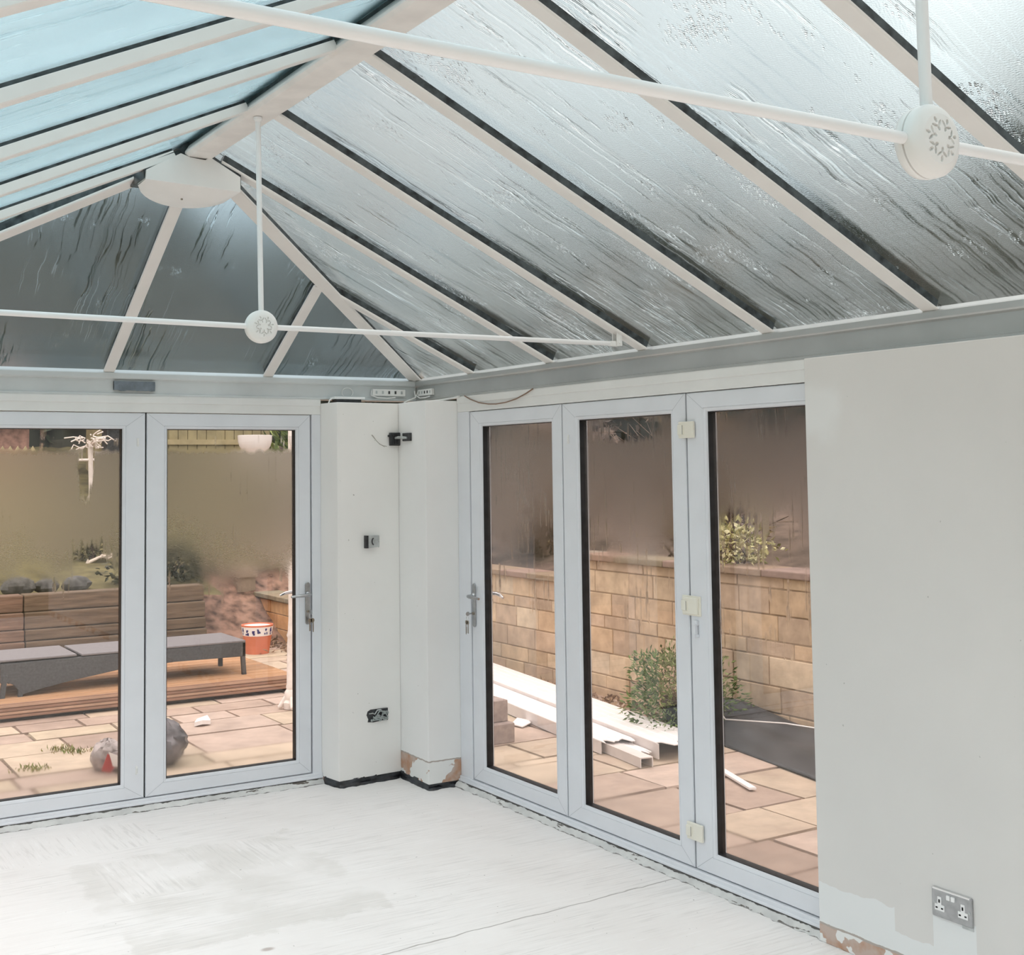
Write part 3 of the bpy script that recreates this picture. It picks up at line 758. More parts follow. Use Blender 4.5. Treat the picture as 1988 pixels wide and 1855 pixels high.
# ------------------------------------------------------------------ tie bars
def tie(y, label):
    zc = 2.340
    t = thing('tie_bar', (XR, y, zc), label, 'tie bar', 'white tie bars across the roof')
    r = .0105
    b = MB(); b.tube([(XR + .055, y, zc), (-.19, y, zc + .006)], r, 14); b.build('horizontal_rod', M['rod'], t, smooth=60)
    b = MB(); b.tube([(XR - .055, y, zc), (2 * XR + .19, y, zc + .006)], r, 14); b.build('horizontal_rod', M['rod'], t, smooth=60)
    b = MB(); b.tube([(XR, y, zc + .055), (XR - .012, y, ZR - .02)], r, 14); b.lathe([(0, 0), (.017, 0), (.017, .008), (.011, .018), (0, .018)], (XR - .012, y, ZR - .012), (0, 0, -1), 16)
    b.build('vertical_rod', M['rod'], t, smooth=60)
    b = MB()
    b.lathe([(0, .027), (.050, .027), (.0605, .020), (.063, .010), (.063, .003), (.0585, .002), (.0585, .0), (.0635, -.001), (.063, -.012), (.060, -.018), (.052, -.024), (.043, -.0277), (.0425, -.018), (.0, -.018)], (XR, y, zc), (0, 1, 0), 48)
    disc = b.build('boss_disc', M['disc'], t, smooth=50)
    b = MB(); pits = []                             # pierced petal rosette sunk into the face
    for k in range(7):
        a = 2 * math.pi * k / 7 + .2
        for rr, da, ln, wd, tw in ((.0345, 0, .010, .0062, 0), (.027, .24, .013, .0044, .75), (.027, -.24, .013, .0044, -.75), (.0185, 0, .007, .0066, 0)):
            pits.append((rr * math.cos(a + da), rr * math.sin(a + da), a + da + tw, ln / 2, wd / 2))
    nr, ns = 44, 260; vs = []
    for q in range(nr + 1):
        rr = .043 * (1 - q / nr) + .0005
        for k in range(ns):
            a = 2 * math.pi * k / ns; px, pz = rr * math.cos(a), rr * math.sin(a); dep = 0.0
            for cx_, cz_, ang, hl, hw in pits:
                dx, dz = px - cx_, pz - cz_; u_ = dx * math.cos(ang) + dz * math.sin(ang); w_ = -dx * math.sin(ang) + dz * math.cos(ang)
                if abs(u_) < hl and abs(w_) < hw * (1 - .5 * abs(u_) / hl): dep = .0038; break
            vs.append((XR + px, y - .0275 - .0035 * (1 - (rr / .043) ** 2) + dep, zc + pz))
    b.add(vs, [(q * ns + k, q * ns + (k + 1) % ns, (q + 1) * ns + (k + 1) % ns, (q + 1) * ns + k) for q in range(nr) for k in range(ns)])
    b.build('rosette', M['disc'], disc, smooth=35)
    for sx in (1, -1):
        b = MB(); x = -.165 if sx > 0 else 2 * XR + .165
        b.obox((x, y, zc + .006), (1, 0, 0), (0, 1, 0), (0, 0, 1), .05, .026, .022)
        b.obox((x + .018 * sx, y + .016, zc + .03), (1, 0, 0), (0, 1, 0), (0, 0, 1), .03, .006, .07)
        b.obox((x + .018 * sx, y - .016, zc + .03), (1, 0, 0), (0, 1, 0), (0, 0, 1), .03, .006, .07)
        b.lathe([(0, -.022), (.007, -.022), (.007, .022), (0, .022)], (x + .018 * sx, y, zc + .012), (0, 1, 0), 12)
        b.build('end_bracket', M['disc'], t, smooth=30, bevel=.002)
tie(-2.173, 'far white tie bar with round boss, hung below the ridge before the back slope')
tie(-5.235, 'near white tie bar with round boss, its rod crossing the ridge in view')

# ------------------------------------------------------------------ bits on the eaves and pier
b = MB(); rng = random.Random(2); pts0 = []; pts1 = []
for i in range(13):
    x = -1.834 + .222 * i / 12; pts0.append(Vector((x, -.0145, 2.272 + (.004 if i % 3 == 0 else 0)))); pts1.append(Vector((x, -.0145 - (.004 if 0 < i < 12 else 0), 2.226 + rng.uniform(-.003, .003))))
b.loops([pts0, [p + Vector((0, -.004, -.02)) for p in pts0], pts1, [p + Vector((0, .011, 0)) for p in pts1], [p + Vector((0, .011, 0)) for p in pts0]], closed=True)
tag(b.build('tape_strip', M['tape'], smooth=40), 'strip of dark grey tape on the back eaves beam', 'tape')
t = thing('transformer_box', (-.485, -.05, 2.19), 'small black box with white top lying on the corner pier', 'transformer')
MB().box(-.565, -.405, -.075, -.012, 2.180, 2.200).build('case', M['black_part'], t, smooth=0, bevel=.002)
MB().box(-.580, -.385, -.085, -.010, 2.200, 2.214).build('lid', M['white_part'], t, smooth=0, bevel=.003)
MB().tube([(-.572, -.05, 2.207), (-.60, -.06, 2.196), (-.615, -.07, 2.17), (-.62, -.072, 2.155)], .004, 8).build('lead', M['white_part'], t)
b = MB(); b.tube([Vector((-.463 + .036 * math.cos(a), -.006, 2.243 + .028 * math.sin(a))) for a in [i * math.pi * 1.5 / 14 - math.pi * .25 for i in range(15)]], .003, 8)
tag(b.build('cable_loop', M['pvc_cream'], smooth=60), 'thin white cable loop curled on the back eaves beam', 'cable')
def strip(name, P, u0, u1, z0, z1, label):
    t = thing(name, P((u0 + u1) / 2, .01, z0), label, 'terminal strip', 'opened cable terminal strips at the corner')
    b = MB(); wbox(b, P, u0, u1, -.003, .018, z0, z1); b.build('housing', M['pvc_cream'], t, smooth=0, bevel=.003)
    n = 5
    for k in range(n):
        u = u0 + (u1 - u0) * (k + .6) / (n + .2)
        b = MB(); wbox(b, P, u - .006, u + .006, .017, .019, z0 + .012, z1 - .010); b.build('terminal', M['black_part'] if k in (2, 3) else M['galv'], t, smooth=0)
    b = MB(); b.tube([P(u0 - .004, .014, z1 - .01), P(u0 - .014, .02, z0 + .004), P(u0 + .03, .022, z0 - .012), P(u0 + .10, .022, z0 - .014), P(u0 + .15, .02, z0 - .008)], .004, 8); b.build('lead', M['pvc_cream'], t, smooth=60)
strip('terminal_strip', BACK, -.302, -.082, 2.228, 2.268, 'longer opened white terminal strip on the back eaves beam by the corner')
strip('terminal_strip', RIGHT, .055, .225, 2.228, 2.266, 'shorter opened terminal strip on the side eaves beam by the corner')
b = MB(); pts = [(.60, 2.200), (.66, 2.178), (.75, 2.155), (.85, 2.142), (.93, 2.138), (1.03, 2.142), (1.13, 2.155), (1.22, 2.177), (1.29, 2.199)]
b.tube([RIGHT(u, .014, z) for u, z in pts], .0035, 8)
tag(b.build('drooping_cable', M['brown_cable'], smooth=60), 'thin brown cable drooping in front of the side door frame head', 'cable')
b = MB(); b.tube([(-.05, -.20, 2.186), (-.02, -.34, 2.19), (-.01, -.47, 2.196), (-.012, -.54, 2.20)], .006, 8); b.tube([(-.10, -.03, 2.19), (-.03, -.05, 2.22), (-.02, -.02, 2.26)], .005, 8)
tag(b.build('loose_cable', M['pvc_cream'], smooth=60), 'pale cable lying on top of the corner pier', 'cable')

# black swivel mount in the inner corner of the pier
t = thing('wall_bracket', (-.235, -.17, 1.93), 'black swivel bracket screwed into the inner corner of the pier', 'bracket')
b = MB(); b.box(-.268, -.203, -.176, -.154, 1.928, 2.004); b.build('back_plate', M['black_part'], t, smooth=0, bevel=.003)
for k in range(3):
    MB().box(-.258 + k * .018, -.250 + k * .018, -.181, -.175, 1.936, 1.996).build('rib', M['black_part'], t, smooth=0, bevel=.001)
b = MB(); b.box(-.222, -.206, -.325, -.235, 1.952, 1.999); b.build('side_plate', M['black_part'], t, smooth=0, bevel=.003)
b = MB(); b.tube([(-.240, -.185, 1.972), (-.235, -.215, 1.974), (-.228, -.27, 1.972), (-.226, -.30, 1.970)], [.007, .009, .008, .006], 10); b.build('swivel_arm', M['galv'], t, smooth=50)
MB().lathe([(0, 0), (.006, 0), (.006, .012), (0, .012)], (-.266, -.165, 1.985), (-1, 0, 0), 12).build('bolt', M['black_part'], t)
b = MB(); b.tube([(-.383, -.164, 1.990), (-.380, -.176, 1.983), (-.366, -.185, 1.958), (-.345, -.19, 1.936), (-.322, -.190, 1.927), (-.300, -.188, 1.924)], .0022, 6)
b.tube([(-.384, -.164, 1.988), (-.372, -.18, 1.966), (-.352, -.186, 1.945), (-.33, -.190, 1.928), (-.312, -.188, 1.920)], .0015, 6)
tag(b.build('bell_wire', M['cable'], smooth=60), 'bare thin wire stub poking out of the pier beside the black bracket', 'wire')
# metal back box
t = thing('back_box', (-.385, -.18, 1.34), 'galvanised metal electrical box standing out of the pier at mid height', 'electrical box')
yf = -.168
b = MB(); b.hexa([(-.425, yf - .030, 1.340), (-.352, yf - .024, 1.346), (-.352, yf + .01, 1.346), (-.425, yf + .005, 1.340), (-.425, yf - .030, 1.412), (-.352, yf - .024, 1.412), (-.352, yf + .01, 1.412), (-.425, yf + .005, 1.412)])
b.build('case', M['galv'], t, smooth=0, bevel=.002)
b = MB(); b.box(-.440, -.424, yf - .028, yf + .004, 1.340, 1.412); b.build('open_side', M['black_part'], t, smooth=0)
b = MB(); b.tube([Vector((-.388 + .014 * math.sin(a), yf - .0285, 1.378 + .020 * math.cos(a))) for a in [math.pi + .2 + i * 2.7 / 10 for i in range(11)]], [.001] + [.004] * 9 + [.001], 8); b.build('knockout', M['black_part'], t)
for zz in (1.345, 1.375, 1.408): MB().lathe([(0, 0), (.0025, 0), (.0025, .002), (0, .002)], (-.360, yf - .0255, zz), (0, -1, 0), 8).build('screw', M['chrome'], t)
# ragged socket hole stuffed with wires
t = thing('socket_hole', (-.36, -.165, .35), 'ragged open socket hole full of grey wires low on the pier', 'socket hole')
b = MB(); rim = [(-.431, .392), (-.424, .412), (-.405, .421), (-.36, .421), (-.294, .420), (-.294, .352), (-.33, .353), (-.385, .348), (-.424, .352), (-.420, .368)]
b.prism([(x, -.1645 - .0003 + (-.02 * (x + .36) * 0) - .0035 + (x + .61) * .068 * 0, z) for x, z in rim], (0, .006, 0)); b.build('recess', M['black_part'], t, smooth=0)
rng = random.Random(11)
for k in range(9):
    x0 = rng.uniform(-.42, -.32); z0 = rng.uniform(.36, .41); pts = []
    for j in range(6): pts.append((min(-.298, x0 + j * .018 + rng.uniform(-.006, .006)), -.171 - rng.uniform(0, .010), max(.355, min(.416, z0 + rng.uniform(-.016, .016)))))
    b = MB(); b.tube(pts, .0042, 6); b.build('wire_end', M['grey_wire'] if k % 3 else M['galv'], t, smooth=60)

# ------------------------------------------------------------------ double socket
t = thing('double_socket', (-.055, -3.805, .26), 'brushed metal double plug socket low on the plaster wall', 'socket')
P = RIGHT
b = MB(); wbox(b, P, 3.728, 3.886, .05, .060, .261, .357); pl = b.build('face_plate', M['silver'], t, smooth=0, bevel=.003)
b = MB(); wbox(b, P, 3.733, 3.880, .052, .0625, .352, .3575); b.build('top_edge', M['chrome'], t, smooth=0)
for uc in (3.760, 3.852):
    b = MB(); wbox(b, P, uc - .0075, uc + .0075, .058, .0625, .304, .330); wbox(b, P, uc - .019, uc + .019, .058, .0625, .284, .305)
    ins = b.build('socket_insert', M['white_part'], t, smooth=0, bevel=.0008)
    b = MB(); wbox(b, P, uc - .003, uc + .003, .062, .0632, .311, .322); wbox(b, P, uc - .015, uc - .007, .062, .0632, .291, .296); wbox(b, P, uc + .007, uc + .015, .062, .0632, .291, .296)
    b.build('pin_slots', M['gap'], ins, smooth=0)
for uc in (3.797, 3.815):
    b = MB(); wbox(b, P, uc - .0068, uc + .0068, .059, .0665, .328, .344); b.build('rocker_switch', M['white_part'], t, smooth=0, bevel=.002)
for uc in (3.738, 3.876): MB().lathe([(0, 0), (.0045, 0), (.0045, .0015), (0, .002)], P(uc, .060, .309), (-1, 0, 0), 12).build('plate_screw', M['galv'], t)
b = MB(); wbox(b, P, 3.84, 3.884, .0490, .0512, .249, .262); b.build('back_box_edge', M['galv'], t, smooth=0)

# ================================================================== OUTDOORS
PAV = -.08
def slabs(b, x0, x1, y0, y1, z, rng, rows, lens, tones, gap=.012, thick=.05):
    y = y0
    while y < y1:
        h = rng.choice(rows); x = x0 - rng.uniform(0, .5)
        while x < x1:
            w = rng.choice(lens)
            a = max(x, x0); c = min(x + w, x1)
            if c - a > .05:
                tn = rng.choice(tones); k = rng.uniform(.9, 1.08); b.cur = tuple(v * k for v in tn)
                dz = rng.uniform(-.004, .004)
                j = lambda: rng.uniform(-.006, .006)
                b.hexa([(a + gap + j(), y + gap + j(), z - thick), (c - gap + j(), y + gap + j(), z - thick), (c - gap + j(), min(y + h, y1) - gap + j(), z - thick), (a + gap + j(), min(y + h, y1) - gap + j(), z - thick),
                        (a + gap + j(), y + gap + j(), z + dz), (c - gap + j(), y + gap + j(), z + dz), (c - gap + j(), min(y + h, y1) - gap + j(), z + dz), (a + gap + j(), min(y + h, y1) - gap + j(), z + dz)])
            x += w
        y += h
rng = random.Random(21)
pt = thing('patio', (1, 2, PAV), 'sandstone slab patio outside the doors', 'patio', kind='structure')
tones = [(.53, .43, .33), (.57, .47, .36), (.49, .38, .31), (.54, .43, .36), (.42, .32, .26), (.58, .49, .36)]
b = MB(); slabs(b, -6, 2.62, .12, 6.0, PAV, rng, [.3, .45, .45, .6], [.45, .6, .6, .75, .9], tones)
slabs(b, .12, 2.62, -6, .12, PAV, rng, [.45, .6, .3], [.45, .6, .75], tones)
b.build('paving_slabs', M['paving'], pt, smooth=0, bevel=.006)
b = MB(); b.box(-6, 2.7, .07, 6.05, PAV - .2, PAV - .012); b.box(.07, 2.7, -6, .07, PAV - .2, PAV - .012); b.build('jointing', M['joint'], pt, smooth=0)

# honey stone retaining wall
def stone_wall(name, x, y0, y1, z0, z1, label, seed, rows, coping=True, tn=None):
    rng = random.Random(seed); t = thing(name, (x, (y0 + y1) / 2, z0), label, 'stone wall', kind='structure')
    b = MB(); z = z0; tn = tn or [(.66, .50, .34), (.68, .53, .37), (.62, .46, .31), (.59, .45, .33), (.70, .57, .42), (.55, .42, .31)]
    while z < z1 - .02:
        h = min(rng.choice(rows), z1 - z); y = y0 - rng.uniform(0, .3)
        while y < y1:
            w = rng.choice([.22, .3, .45, .6]) if h < .16 else rng.choice([.3, .35, .45])
            a = max(y, y0); c = min(y + w, y1)
            if c - a > .03:
                k = rng.uniform(.9, 1.08); b.cur = tuple(v * k for v in rng.choice(tn)); d = rng.uniform(0, .008)
                b.box(x + d, x + .12, a + .005, c - .005, z + .005, z + h - .005)
            y += w
        z += h
    b.build('blocks', M['stone'], t, smooth=0, bevel=.005)
    b = MB(); b.cur = (.44, .34, .24); b.box(x + .012, x + .25, y0, y1, z0, z1 - .002); b.build('mortar', M['stone'], t, smooth=0)
    if coping:
        b = MB(); y = y0
        while y < y1:
            w = rng.choice([.45, .6]); c = min(y + w, y1); b.cur = tuple(v * rng.uniform(.85, 1.1) for v in (.31, .24, .18))
            b.box(x - .04, x + .28, y + .004, c - .004, z1, z1 + .05); y += w
        b.build('coping', M['stone'], t, smooth=0, bevel=.008)
stone_wall('stone_wall', 2.60, -5.5, 2.1, PAV - .06, 1.02, 'taller stretch of honey stone garden wall outside the side doors', 4, [.105, .13, .18, .2])
stone_wall('stone_wall', 2.62, 2.1, 7.5, PAV - .06, .80, 'lower stretch of honey stone garden wall beyond the step', 5, [.10, .13, .18])
stone_wall('stone_wall', 1.71, 4.9, 7.0, PAV - .06, .35, 'short orange stone wall behind the patterned flower pot', 6, [.14, .16, .18], tn=[(.66, .36, .17), (.62, .33, .16), (.68, .40, .20)])
b = MB(); b.cur = (.34, .27, .21); b.box(1.50, 1.72, 7.05, 7.3, .1, .56); b.cur = (.40, .32, .25); b.box(1.48, 1.74, 7.03, 7.32, .56, .72)
tag(b.build('gate_pier', M['stone'], smooth=0, bevel=.01), 'squat brown stone pier on the bank above the orange wall', 'pier')

# ground rising behind
def height(x, y):
    hb = .55 + max(0, y - 6.2) * .22
    hr = .78 + max(0, x - 2.9) * .34 if x > 2.75 else -9
    return max(hb if y > 6.15 else -9, hr, -.30)
def terrain(name, x0, x1, y0, y1, mat, label, cat, hf, nx=40, ny=40):
    b = MB(); rng = random.Random(9); vs = []
    for j in range(ny + 1):
        for i in range(nx + 1):
            x = x0 + (x1 - x0) * i / nx; y = y0 + (y1 - y0) * j / ny
            vs.append((x, y, hf(x, y) + rng.uniform(-.03, .03)))
    b.add(vs, [(j * (nx + 1) + i, j * (nx + 1) + i + 1, (j + 1) * (nx + 1) + i + 1, (j + 1) * (nx + 1) + i) for j in range(ny) for i in range(nx)])
    return tag(b.build(name, mat, smooth=60), label, cat, kind='structure')
terrain('lawn_bank', 1.0, 2.86, 7.3, 24, M['lawn'], 'corner of the grassy bank behind the reddish soil', 'bank', lambda x, y: .50 + (y - 6.16) * .17, 12, 40)
terrain('lawn_bank', -14, 1.02, 6.16, 24, M['lawn'], 'olive grassy bank rising behind the sleepers', 'bank', lambda x, y: .50 + (y - 6.16) * .17)
terrain('soil_bank', 2.84, 20, -8, 24, M['soil'], 'brown planted bank above the stone wall', 'bank', lambda x, y: .72 + (x - 2.84) * .22 + max(0, y - 6) * .10)
b = MB(); b.box(-120, 120, -120, 120, -.9, -.55); tag(b.build('ground', M['lawn'], smooth=0), 'grass ground far around the house', 'ground', kind='structure')

b = MB(); rng = random.Random(19); vs = []
for j in range(9):
    for i in range(15):
        vs.append((.60 + 2.0 * i / 14, 6.10 + .16 * j + rng.uniform(-.02, .02), PAV - .03 + .72 * (j / 8) ** 1.1 + rng.uniform(-.025, .025)))
b.add(vs, [(j * 15 + i, j * 15 + i + 1, (j + 1) * 15 + i + 1, (j + 1) * 15 + i) for j in range(8) for i in range(14)])
tag(b.build('soil_face', simple('reddish_soil', (.25, .155, .115), .95, var=.35, scale=9, bump=.6), smooth=60), 'reddish bare soil face between sleepers and orange wall', 'soil', kind='structure')
# deck
dt = thing('deck', (-1.5, 4.6, PAV), 'ribbed timber deck under the lounger', 'deck', kind='structure')
rng = random.Random(12); b = MB(); y = 3.30
while y < 5.95:
    k = rng.uniform(.9, 1.1); b.cur = (.58 * k, .36 * k, .21 * k)
    b.box(-6, .60, y + .003, y + .137, .03, .058)
    for q in range(6): b.box(-6, .60, y + .010 + q * .021, y + .022 + q * .021, .055, .062)
    y += .14
b.build('deck_boards', M['decking'], dt, smooth=0)
b = MB(); b.cur = (.42, .27, .19); b.box(-6, .60, 3.285, 3.302, -.05, .060)
for q in range(4): b.cur = (.52, .34, .24) if q % 2 else (.34, .2, .14); b.box(-6, .602, 3.276, 3.288, -.045 + q * .026, -.028 + q * .026)
b.cur = (.36, .24, .17); b.box(.585, .604, 3.29, 5.95, PAV, .058)
b.build('deck_fascia', M['decking'], dt, smooth=0)
MB().box(-5.9, .56, 3.34, 5.9, PAV, .03).build('deck_frame', M['soil'], dt, smooth=0)

def blob(b, c, rad, seed, n=22, m=16, amp=.12):
    rng = random.Random(seed); ph = [rng.uniform(0, 6.28) for _ in range(6)]; c = Vector(c); vs = []
    for j in range(m + 1):
        th = math.pi * j / m
        for i in range(n):
            a = 2 * math.pi * i / n
            r = 1 + amp * (math.sin(3 * a + ph[0] + 2 * th) * .5 + math.sin(7 * a + ph[1] - 3 * th) * .3 + math.sin(11 * a + ph[2] + 5 * th) * .25) * math.sin(th)
            z = math.cos(th)
            vs.append(c + Vector((rad[0] * r * math.sin(th) * math.cos(a), rad[1] * r * math.sin(th) * math.sin(a), rad[2] * (z if z > -.8 else -.8))))
    b.add(vs, [(j * n + i, j * n + (i + 1) % n, (j + 1) * n + (i + 1) % n, (j + 1) * n + i) for j in range(m) for i in range(n)])
    return b
# sleepers
sl = [(.06, .155, 6.02), (.16, .265, 6.05), (.27, .43, 6.08), (.435, .60, 6.12)]
ords = ['lowest', 'second lowest', 'third from the ground', 'topmost']
for i, (z0, z1, y) in enumerate(sl):
    for (xa, xb, wh) in ((-6.0, -1.05, 'stretch by the picture edge'), (-1.04, .78, 'stretch nearer the flower pot')):
        k = R.uniform(.85, 1.1); b = MB(); b.cur = ((.23 * k, .155 * k, .115 * k) if xa < -2 else (.18 * k, .135 * k, .095 * k)); b.box(xa, xb, y, y + .20, z0 - (.14 if i == 0 else 0), z1)
        tag(b.build('timber_sleeper', M['sleeper'], smooth=0, bevel=.012), '%s timber sleeper holding the bank, %s' % (ords[i], wh), 'sleeper', 'timber sleepers behind the deck')

rng = random.Random(61)
for i, (x, y, r_, lab) in enumerate(((-1.02, 6.55, .13, 'dark grey rock on the bank above the sleepers, nearest the picture edge'), (-.72, 6.60, .10, 'smaller dark rock on the bank above the sleepers'), (-.42, 6.62, .11, 'dark rock on the bank seen through the door leaf with the handle'))):
    b = blob(MB(), (x, y, .58 + r_ * .5), (r_ * 1.3, r_, r_ * .8), 70 + i, 14, 9, .22)
    tag(b.build('rock', M['rock'], smooth=25), lab, 'rock', 'rocks on the bank')
# sun lounger
t = thing('sun_lounger', (-1.0, 3.8, .06), 'long low grey rattan lounger on the timber deck', 'sun lounger')
x0, x1, ya, yb2, zt = -2.45, .25, 3.52, 4.12, .335
prof = [(x1, zt), (x1, .215), (-.36, .222), (-.83, .200), (-1.20, .150), (-1.45, .105), (-1.57, .078), (-1.605, .12), (-1.64, .16), (-1.68, .178), (-1.735, .178), (-1.735, zt - .01)]
for y, nm in ((ya, 'side_panel'), (yb2 - .03, 'side_panel')):
    MB().prism([(x, y, z) for x, z in prof], (0, .03, 0)).build(nm, M['rattan'], t, smooth=0, bevel=.004)
MB().box(x1 - .03, x1, ya, yb2, .215, zt).build('end_panel', M['rattan'], t, smooth=0, bevel=.004)
MB().box(-1.12, x1, ya, yb2, zt, zt + .016).build('seat_panel', M['rattan_top'], t, smooth=0, bevel=.004)
MB().box(-2.45, -1.16, ya, yb2, zt + .004, zt + .020).build('back_panel', M['rattan_top'], t, smooth=0, bevel=.004)
MB().box(-2.45, -1.735, ya, yb2, zt - .04, zt).build('back_rail', M['rattan'], t, smooth=0)
for x, y, tx in ((x1 - .02, ya + .02, .012), (x1 - .02, yb2 - .03, .0), (-1.585, ya + .02, -.0), (-1.70, ya + .015, -.02), (-1.70, yb2 - .03, -.02)):
    b = MB(); b.obox((x + tx / 2, y, .145), (1, 0, 0), (0, 1, 0), (tx, 0, -.17), .036, .036, .185); b.build('leg', M['rattan'], t, smooth=0, bevel=.004)

# flower pot
t = thing('flower_pot', (1.145, 5.54, PAV), 'orange flower pot with white and blue patterned band by the deck', 'flower pot')
c = (1.145, 5.54, PAV)
b = MB(); b.lathe([(.0, 0), (.118, 0), (.148, .19), (.145, .19)], c, (0, 0, 1), 36); b.lathe([(.142, .28), (.163, .28), (.163, .295), (.150, .297), (.130, .22), (0, .22)], c, (0, 0, 1), 36)
b.build('pot_body', M['terracotta'], t, smooth=50)
b = MB(); b.lathe([(.140, .189), (.1485, .189), (.1625, .283), (.142, .283)], c, (0, 0, 1), 36); rng = random.Random(4)
for k in range(14):
    a = 2 * math.pi * k / 14
    for q in range(5):
        aa = a + rng.uniform(-.11, .11); hz = .205 + rng.uniform(0, .06); rr = .1485 + (hz - .189) * .149 + .001
        d = Vector((math.cos(aa), math.sin(aa), -.1)); s = Vector((-math.sin(aa), math.cos(aa), 0))
        b.obox(Vector(c) + Vector((math.cos(aa) * rr, math.sin(aa) * rr, hz)), s, (0, 0, 1), d, rng.uniform(.010, .02), rng.uniform(.012, .026), .002, 1)
b.build('patterned_band', [M['paper'], simple('cobalt_glaze', (.03, .03, .16), .3)], t, smooth=40)

# lamp post
t = thing('lamp_post', (.26, 2.6, PAV), 'white cast lamp post with upturned bowls beside the door edge', 'lamp post')
lx, ly = .275, 2.60
b = MB(); b.lathe([(0, 0), (.06, 0), (.065, .05), (.05, .07), (.055, .09), (.05, .13), (.036, .15), (.040, .17), (.034, .19), (.030, .5), (.026, .55), (.034, .57), (.024, .60), (.019, .70), (.018, 2.35)], (lx, ly, PAV), (0, 0, 1), 20); b.build('column', M['lamp_white'], t, smooth=40)
for k in range(4):
    a = math.pi / 4 + k * math.pi / 2 + .5; d = Vector((math.cos(a), math.sin(a), 0)); b = MB()
    b.tube([Vector((lx, ly, PAV + .09)) + d * .04, Vector((lx, ly, PAV + .05)) + d * .065, Vector((lx, ly, PAV + .02)) + d * .085, Vector((lx, ly, PAV + .014)) + d * .10], [.02, .02, .02, .014], 8); b.build('claw_foot', M['lamp_white'], t, smooth=50)
for dx, dy in ((-.31, -.03), (.11, -.05)):
    b = MB(); b.tube([(lx, ly, 1.78), (lx + dx * .35, ly + dy * .35, 1.72), (lx + dx * .8, ly + dy * .8, 1.78), (lx + dx, ly + dy, 1.83), (lx + dx, ly + dy, 1.90)], .012, 10); arm = b.build('curved_arm', M['lamp_white'], t, smooth=60)
    b = MB(); b.lathe([(0, 0), (.062, 0), (.058, .010), (.060, .026), (.068, .030), (.098, .052), (.120, .085), (.131, .122), (.134, .170), (.131, .172), (.122, .12), (.10, .075), (.05, .045), (0, .04)], (lx + dx, ly + dy, 1.895), (0, 0, 1), 32); b.build('bowl', M['globe'], t, smooth=50)

# white boards
bt0 = Vector((1.36, -.10, 0)); far0 = Vector((1.62, 1.60, 0)); bd = (far0 - bt0).normalized(); bs = Vector((bd.y, -bd.x, 0))
def board(p, ln, w, z, h, label, broken, seed, rot=0.0):
    rng = random.Random(seed); d = bd.copy(); d.rotate(Matrix.Rotation(rot, 3, 'Z')); s = Vector((d.y, -d.x, 0)); p = Vector((p[0], p[1], 0))
    t = thing('white_board', (p.x, p.y, z), label, 'plastic board', 'white plastic boards stacked by the stone wall')
    b = MB(); nn = 10; xs = [w * i / nn for i in range(nn + 1)]
    jag = [rng.uniform(-.06, .06) if broken else 0 for _ in xs]
    top = []; 
    for i, x in enumerate(xs):
        top.append((p + s * x + d * jag[i] + Vector((0, 0, z + h)), p + s * x + d * ln + Vector((0, 0, z + h))))
    lo = [(a - Vector((0, 0, .006)), c - Vector((0, 0, .006))) for a, c in top]
    vs = [q for pr in top for q in pr] + [q for pr in lo for q in pr]; m = 2 * (nn + 1); fs = []
    for i in range(nn):
        fs.append((2 * i, 2 * i + 1, 2 * i + 3, 2 * i + 2)); fs.append((m + 2 * i, m + 2 * i + 2, m + 2 * i + 3, m + 2 * i + 1))
        fs.append((2 * i, 2 * i + 2, m + 2 * i + 2, m + 2 * i)); fs.append((2 * i + 1, m + 2 * i + 1, m + 2 * i + 3, 2 * i + 3))
    fs.append((0, m, m + 1, 1)); fs.append((2 * nn, 2 * nn + 1, m + 2 * nn + 1, m + 2 * nn))
    b.add(vs, fs)
    for x in (.2, .4, .6, .8):
        b.beam(p + s * (w * x) + d * .08 + Vector((0, 0, z + h - .001)), p + s * (w * x) + d * ln + Vector((0, 0, z + h - .001)), s, (0, 0, 1), [(-.006, 0), (.006, 0), (.004, .004), (-.004, .004)])
    b.build('face', M['board'], t, smooth=0)
    b = MB()
    for x in (0, w):
        b.beam(p + s * x + d * .02 + Vector((0, 0, z)), p + s * x + d * ln + Vector((0, 0, z)), s, (0, 0, 1), [(-.003, 0), (.003, 0), (.003, h - .004), (-.003, h - .004)])
    b.build('edge_return', M['board_in'], t, smooth=0)
board((1.33, -.05), 3.3, .232, PAV + .005, .085, 'front white ribbed board with a snapped end by the concrete blocks', True, 1)
board((1.52, -.40), 3.9, .36, PAV + .015, .10, 'rear broad white ribbed board lying along the stone wall', True, 2)
board((1.435, -.28), 3.5, .09, PAV + .005, .05, 'narrow white board squeezed between the two ribbed boards', True, 3)
b = MB(); p = Vector((1.31, -.46, PAV + .004)); q = p + bd * 1.1
b.beam(p, q, bs, (0, 0, 1), [(0, 0), (.006, 0), (.006, .055), (.084, .055), (.084, 0), (.09, 0), (.09, .062), (0, .062)])
tag(b.build('channel_offcut', M['board_in'], smooth=0), 'grey-white U-shaped channel offcut sticking out from under the boards', 'channel')
b = MB(); b.beam((1.66, -.80, PAV + .012), (1.50, -1.24, PAV + .012), (.93, -.35, 0), (0, 0, 1), [(-.022, 0), (.022, 0), (.022, .012), (-.022, .012)])
tag(b.build('trim_offcut', M['board'], smooth=0), 'thin white trim strip lying alone on the paving', 'trim strip')
b = MB(); b.prism([(1.36, .94, PAV + .008), (1.46, .98, PAV + .02), (1.52, 1.10, PAV + .012), (1.44, 1.13, PAV + .03), (1.34, 1.05, PAV + .012)], (0, 0, .008))
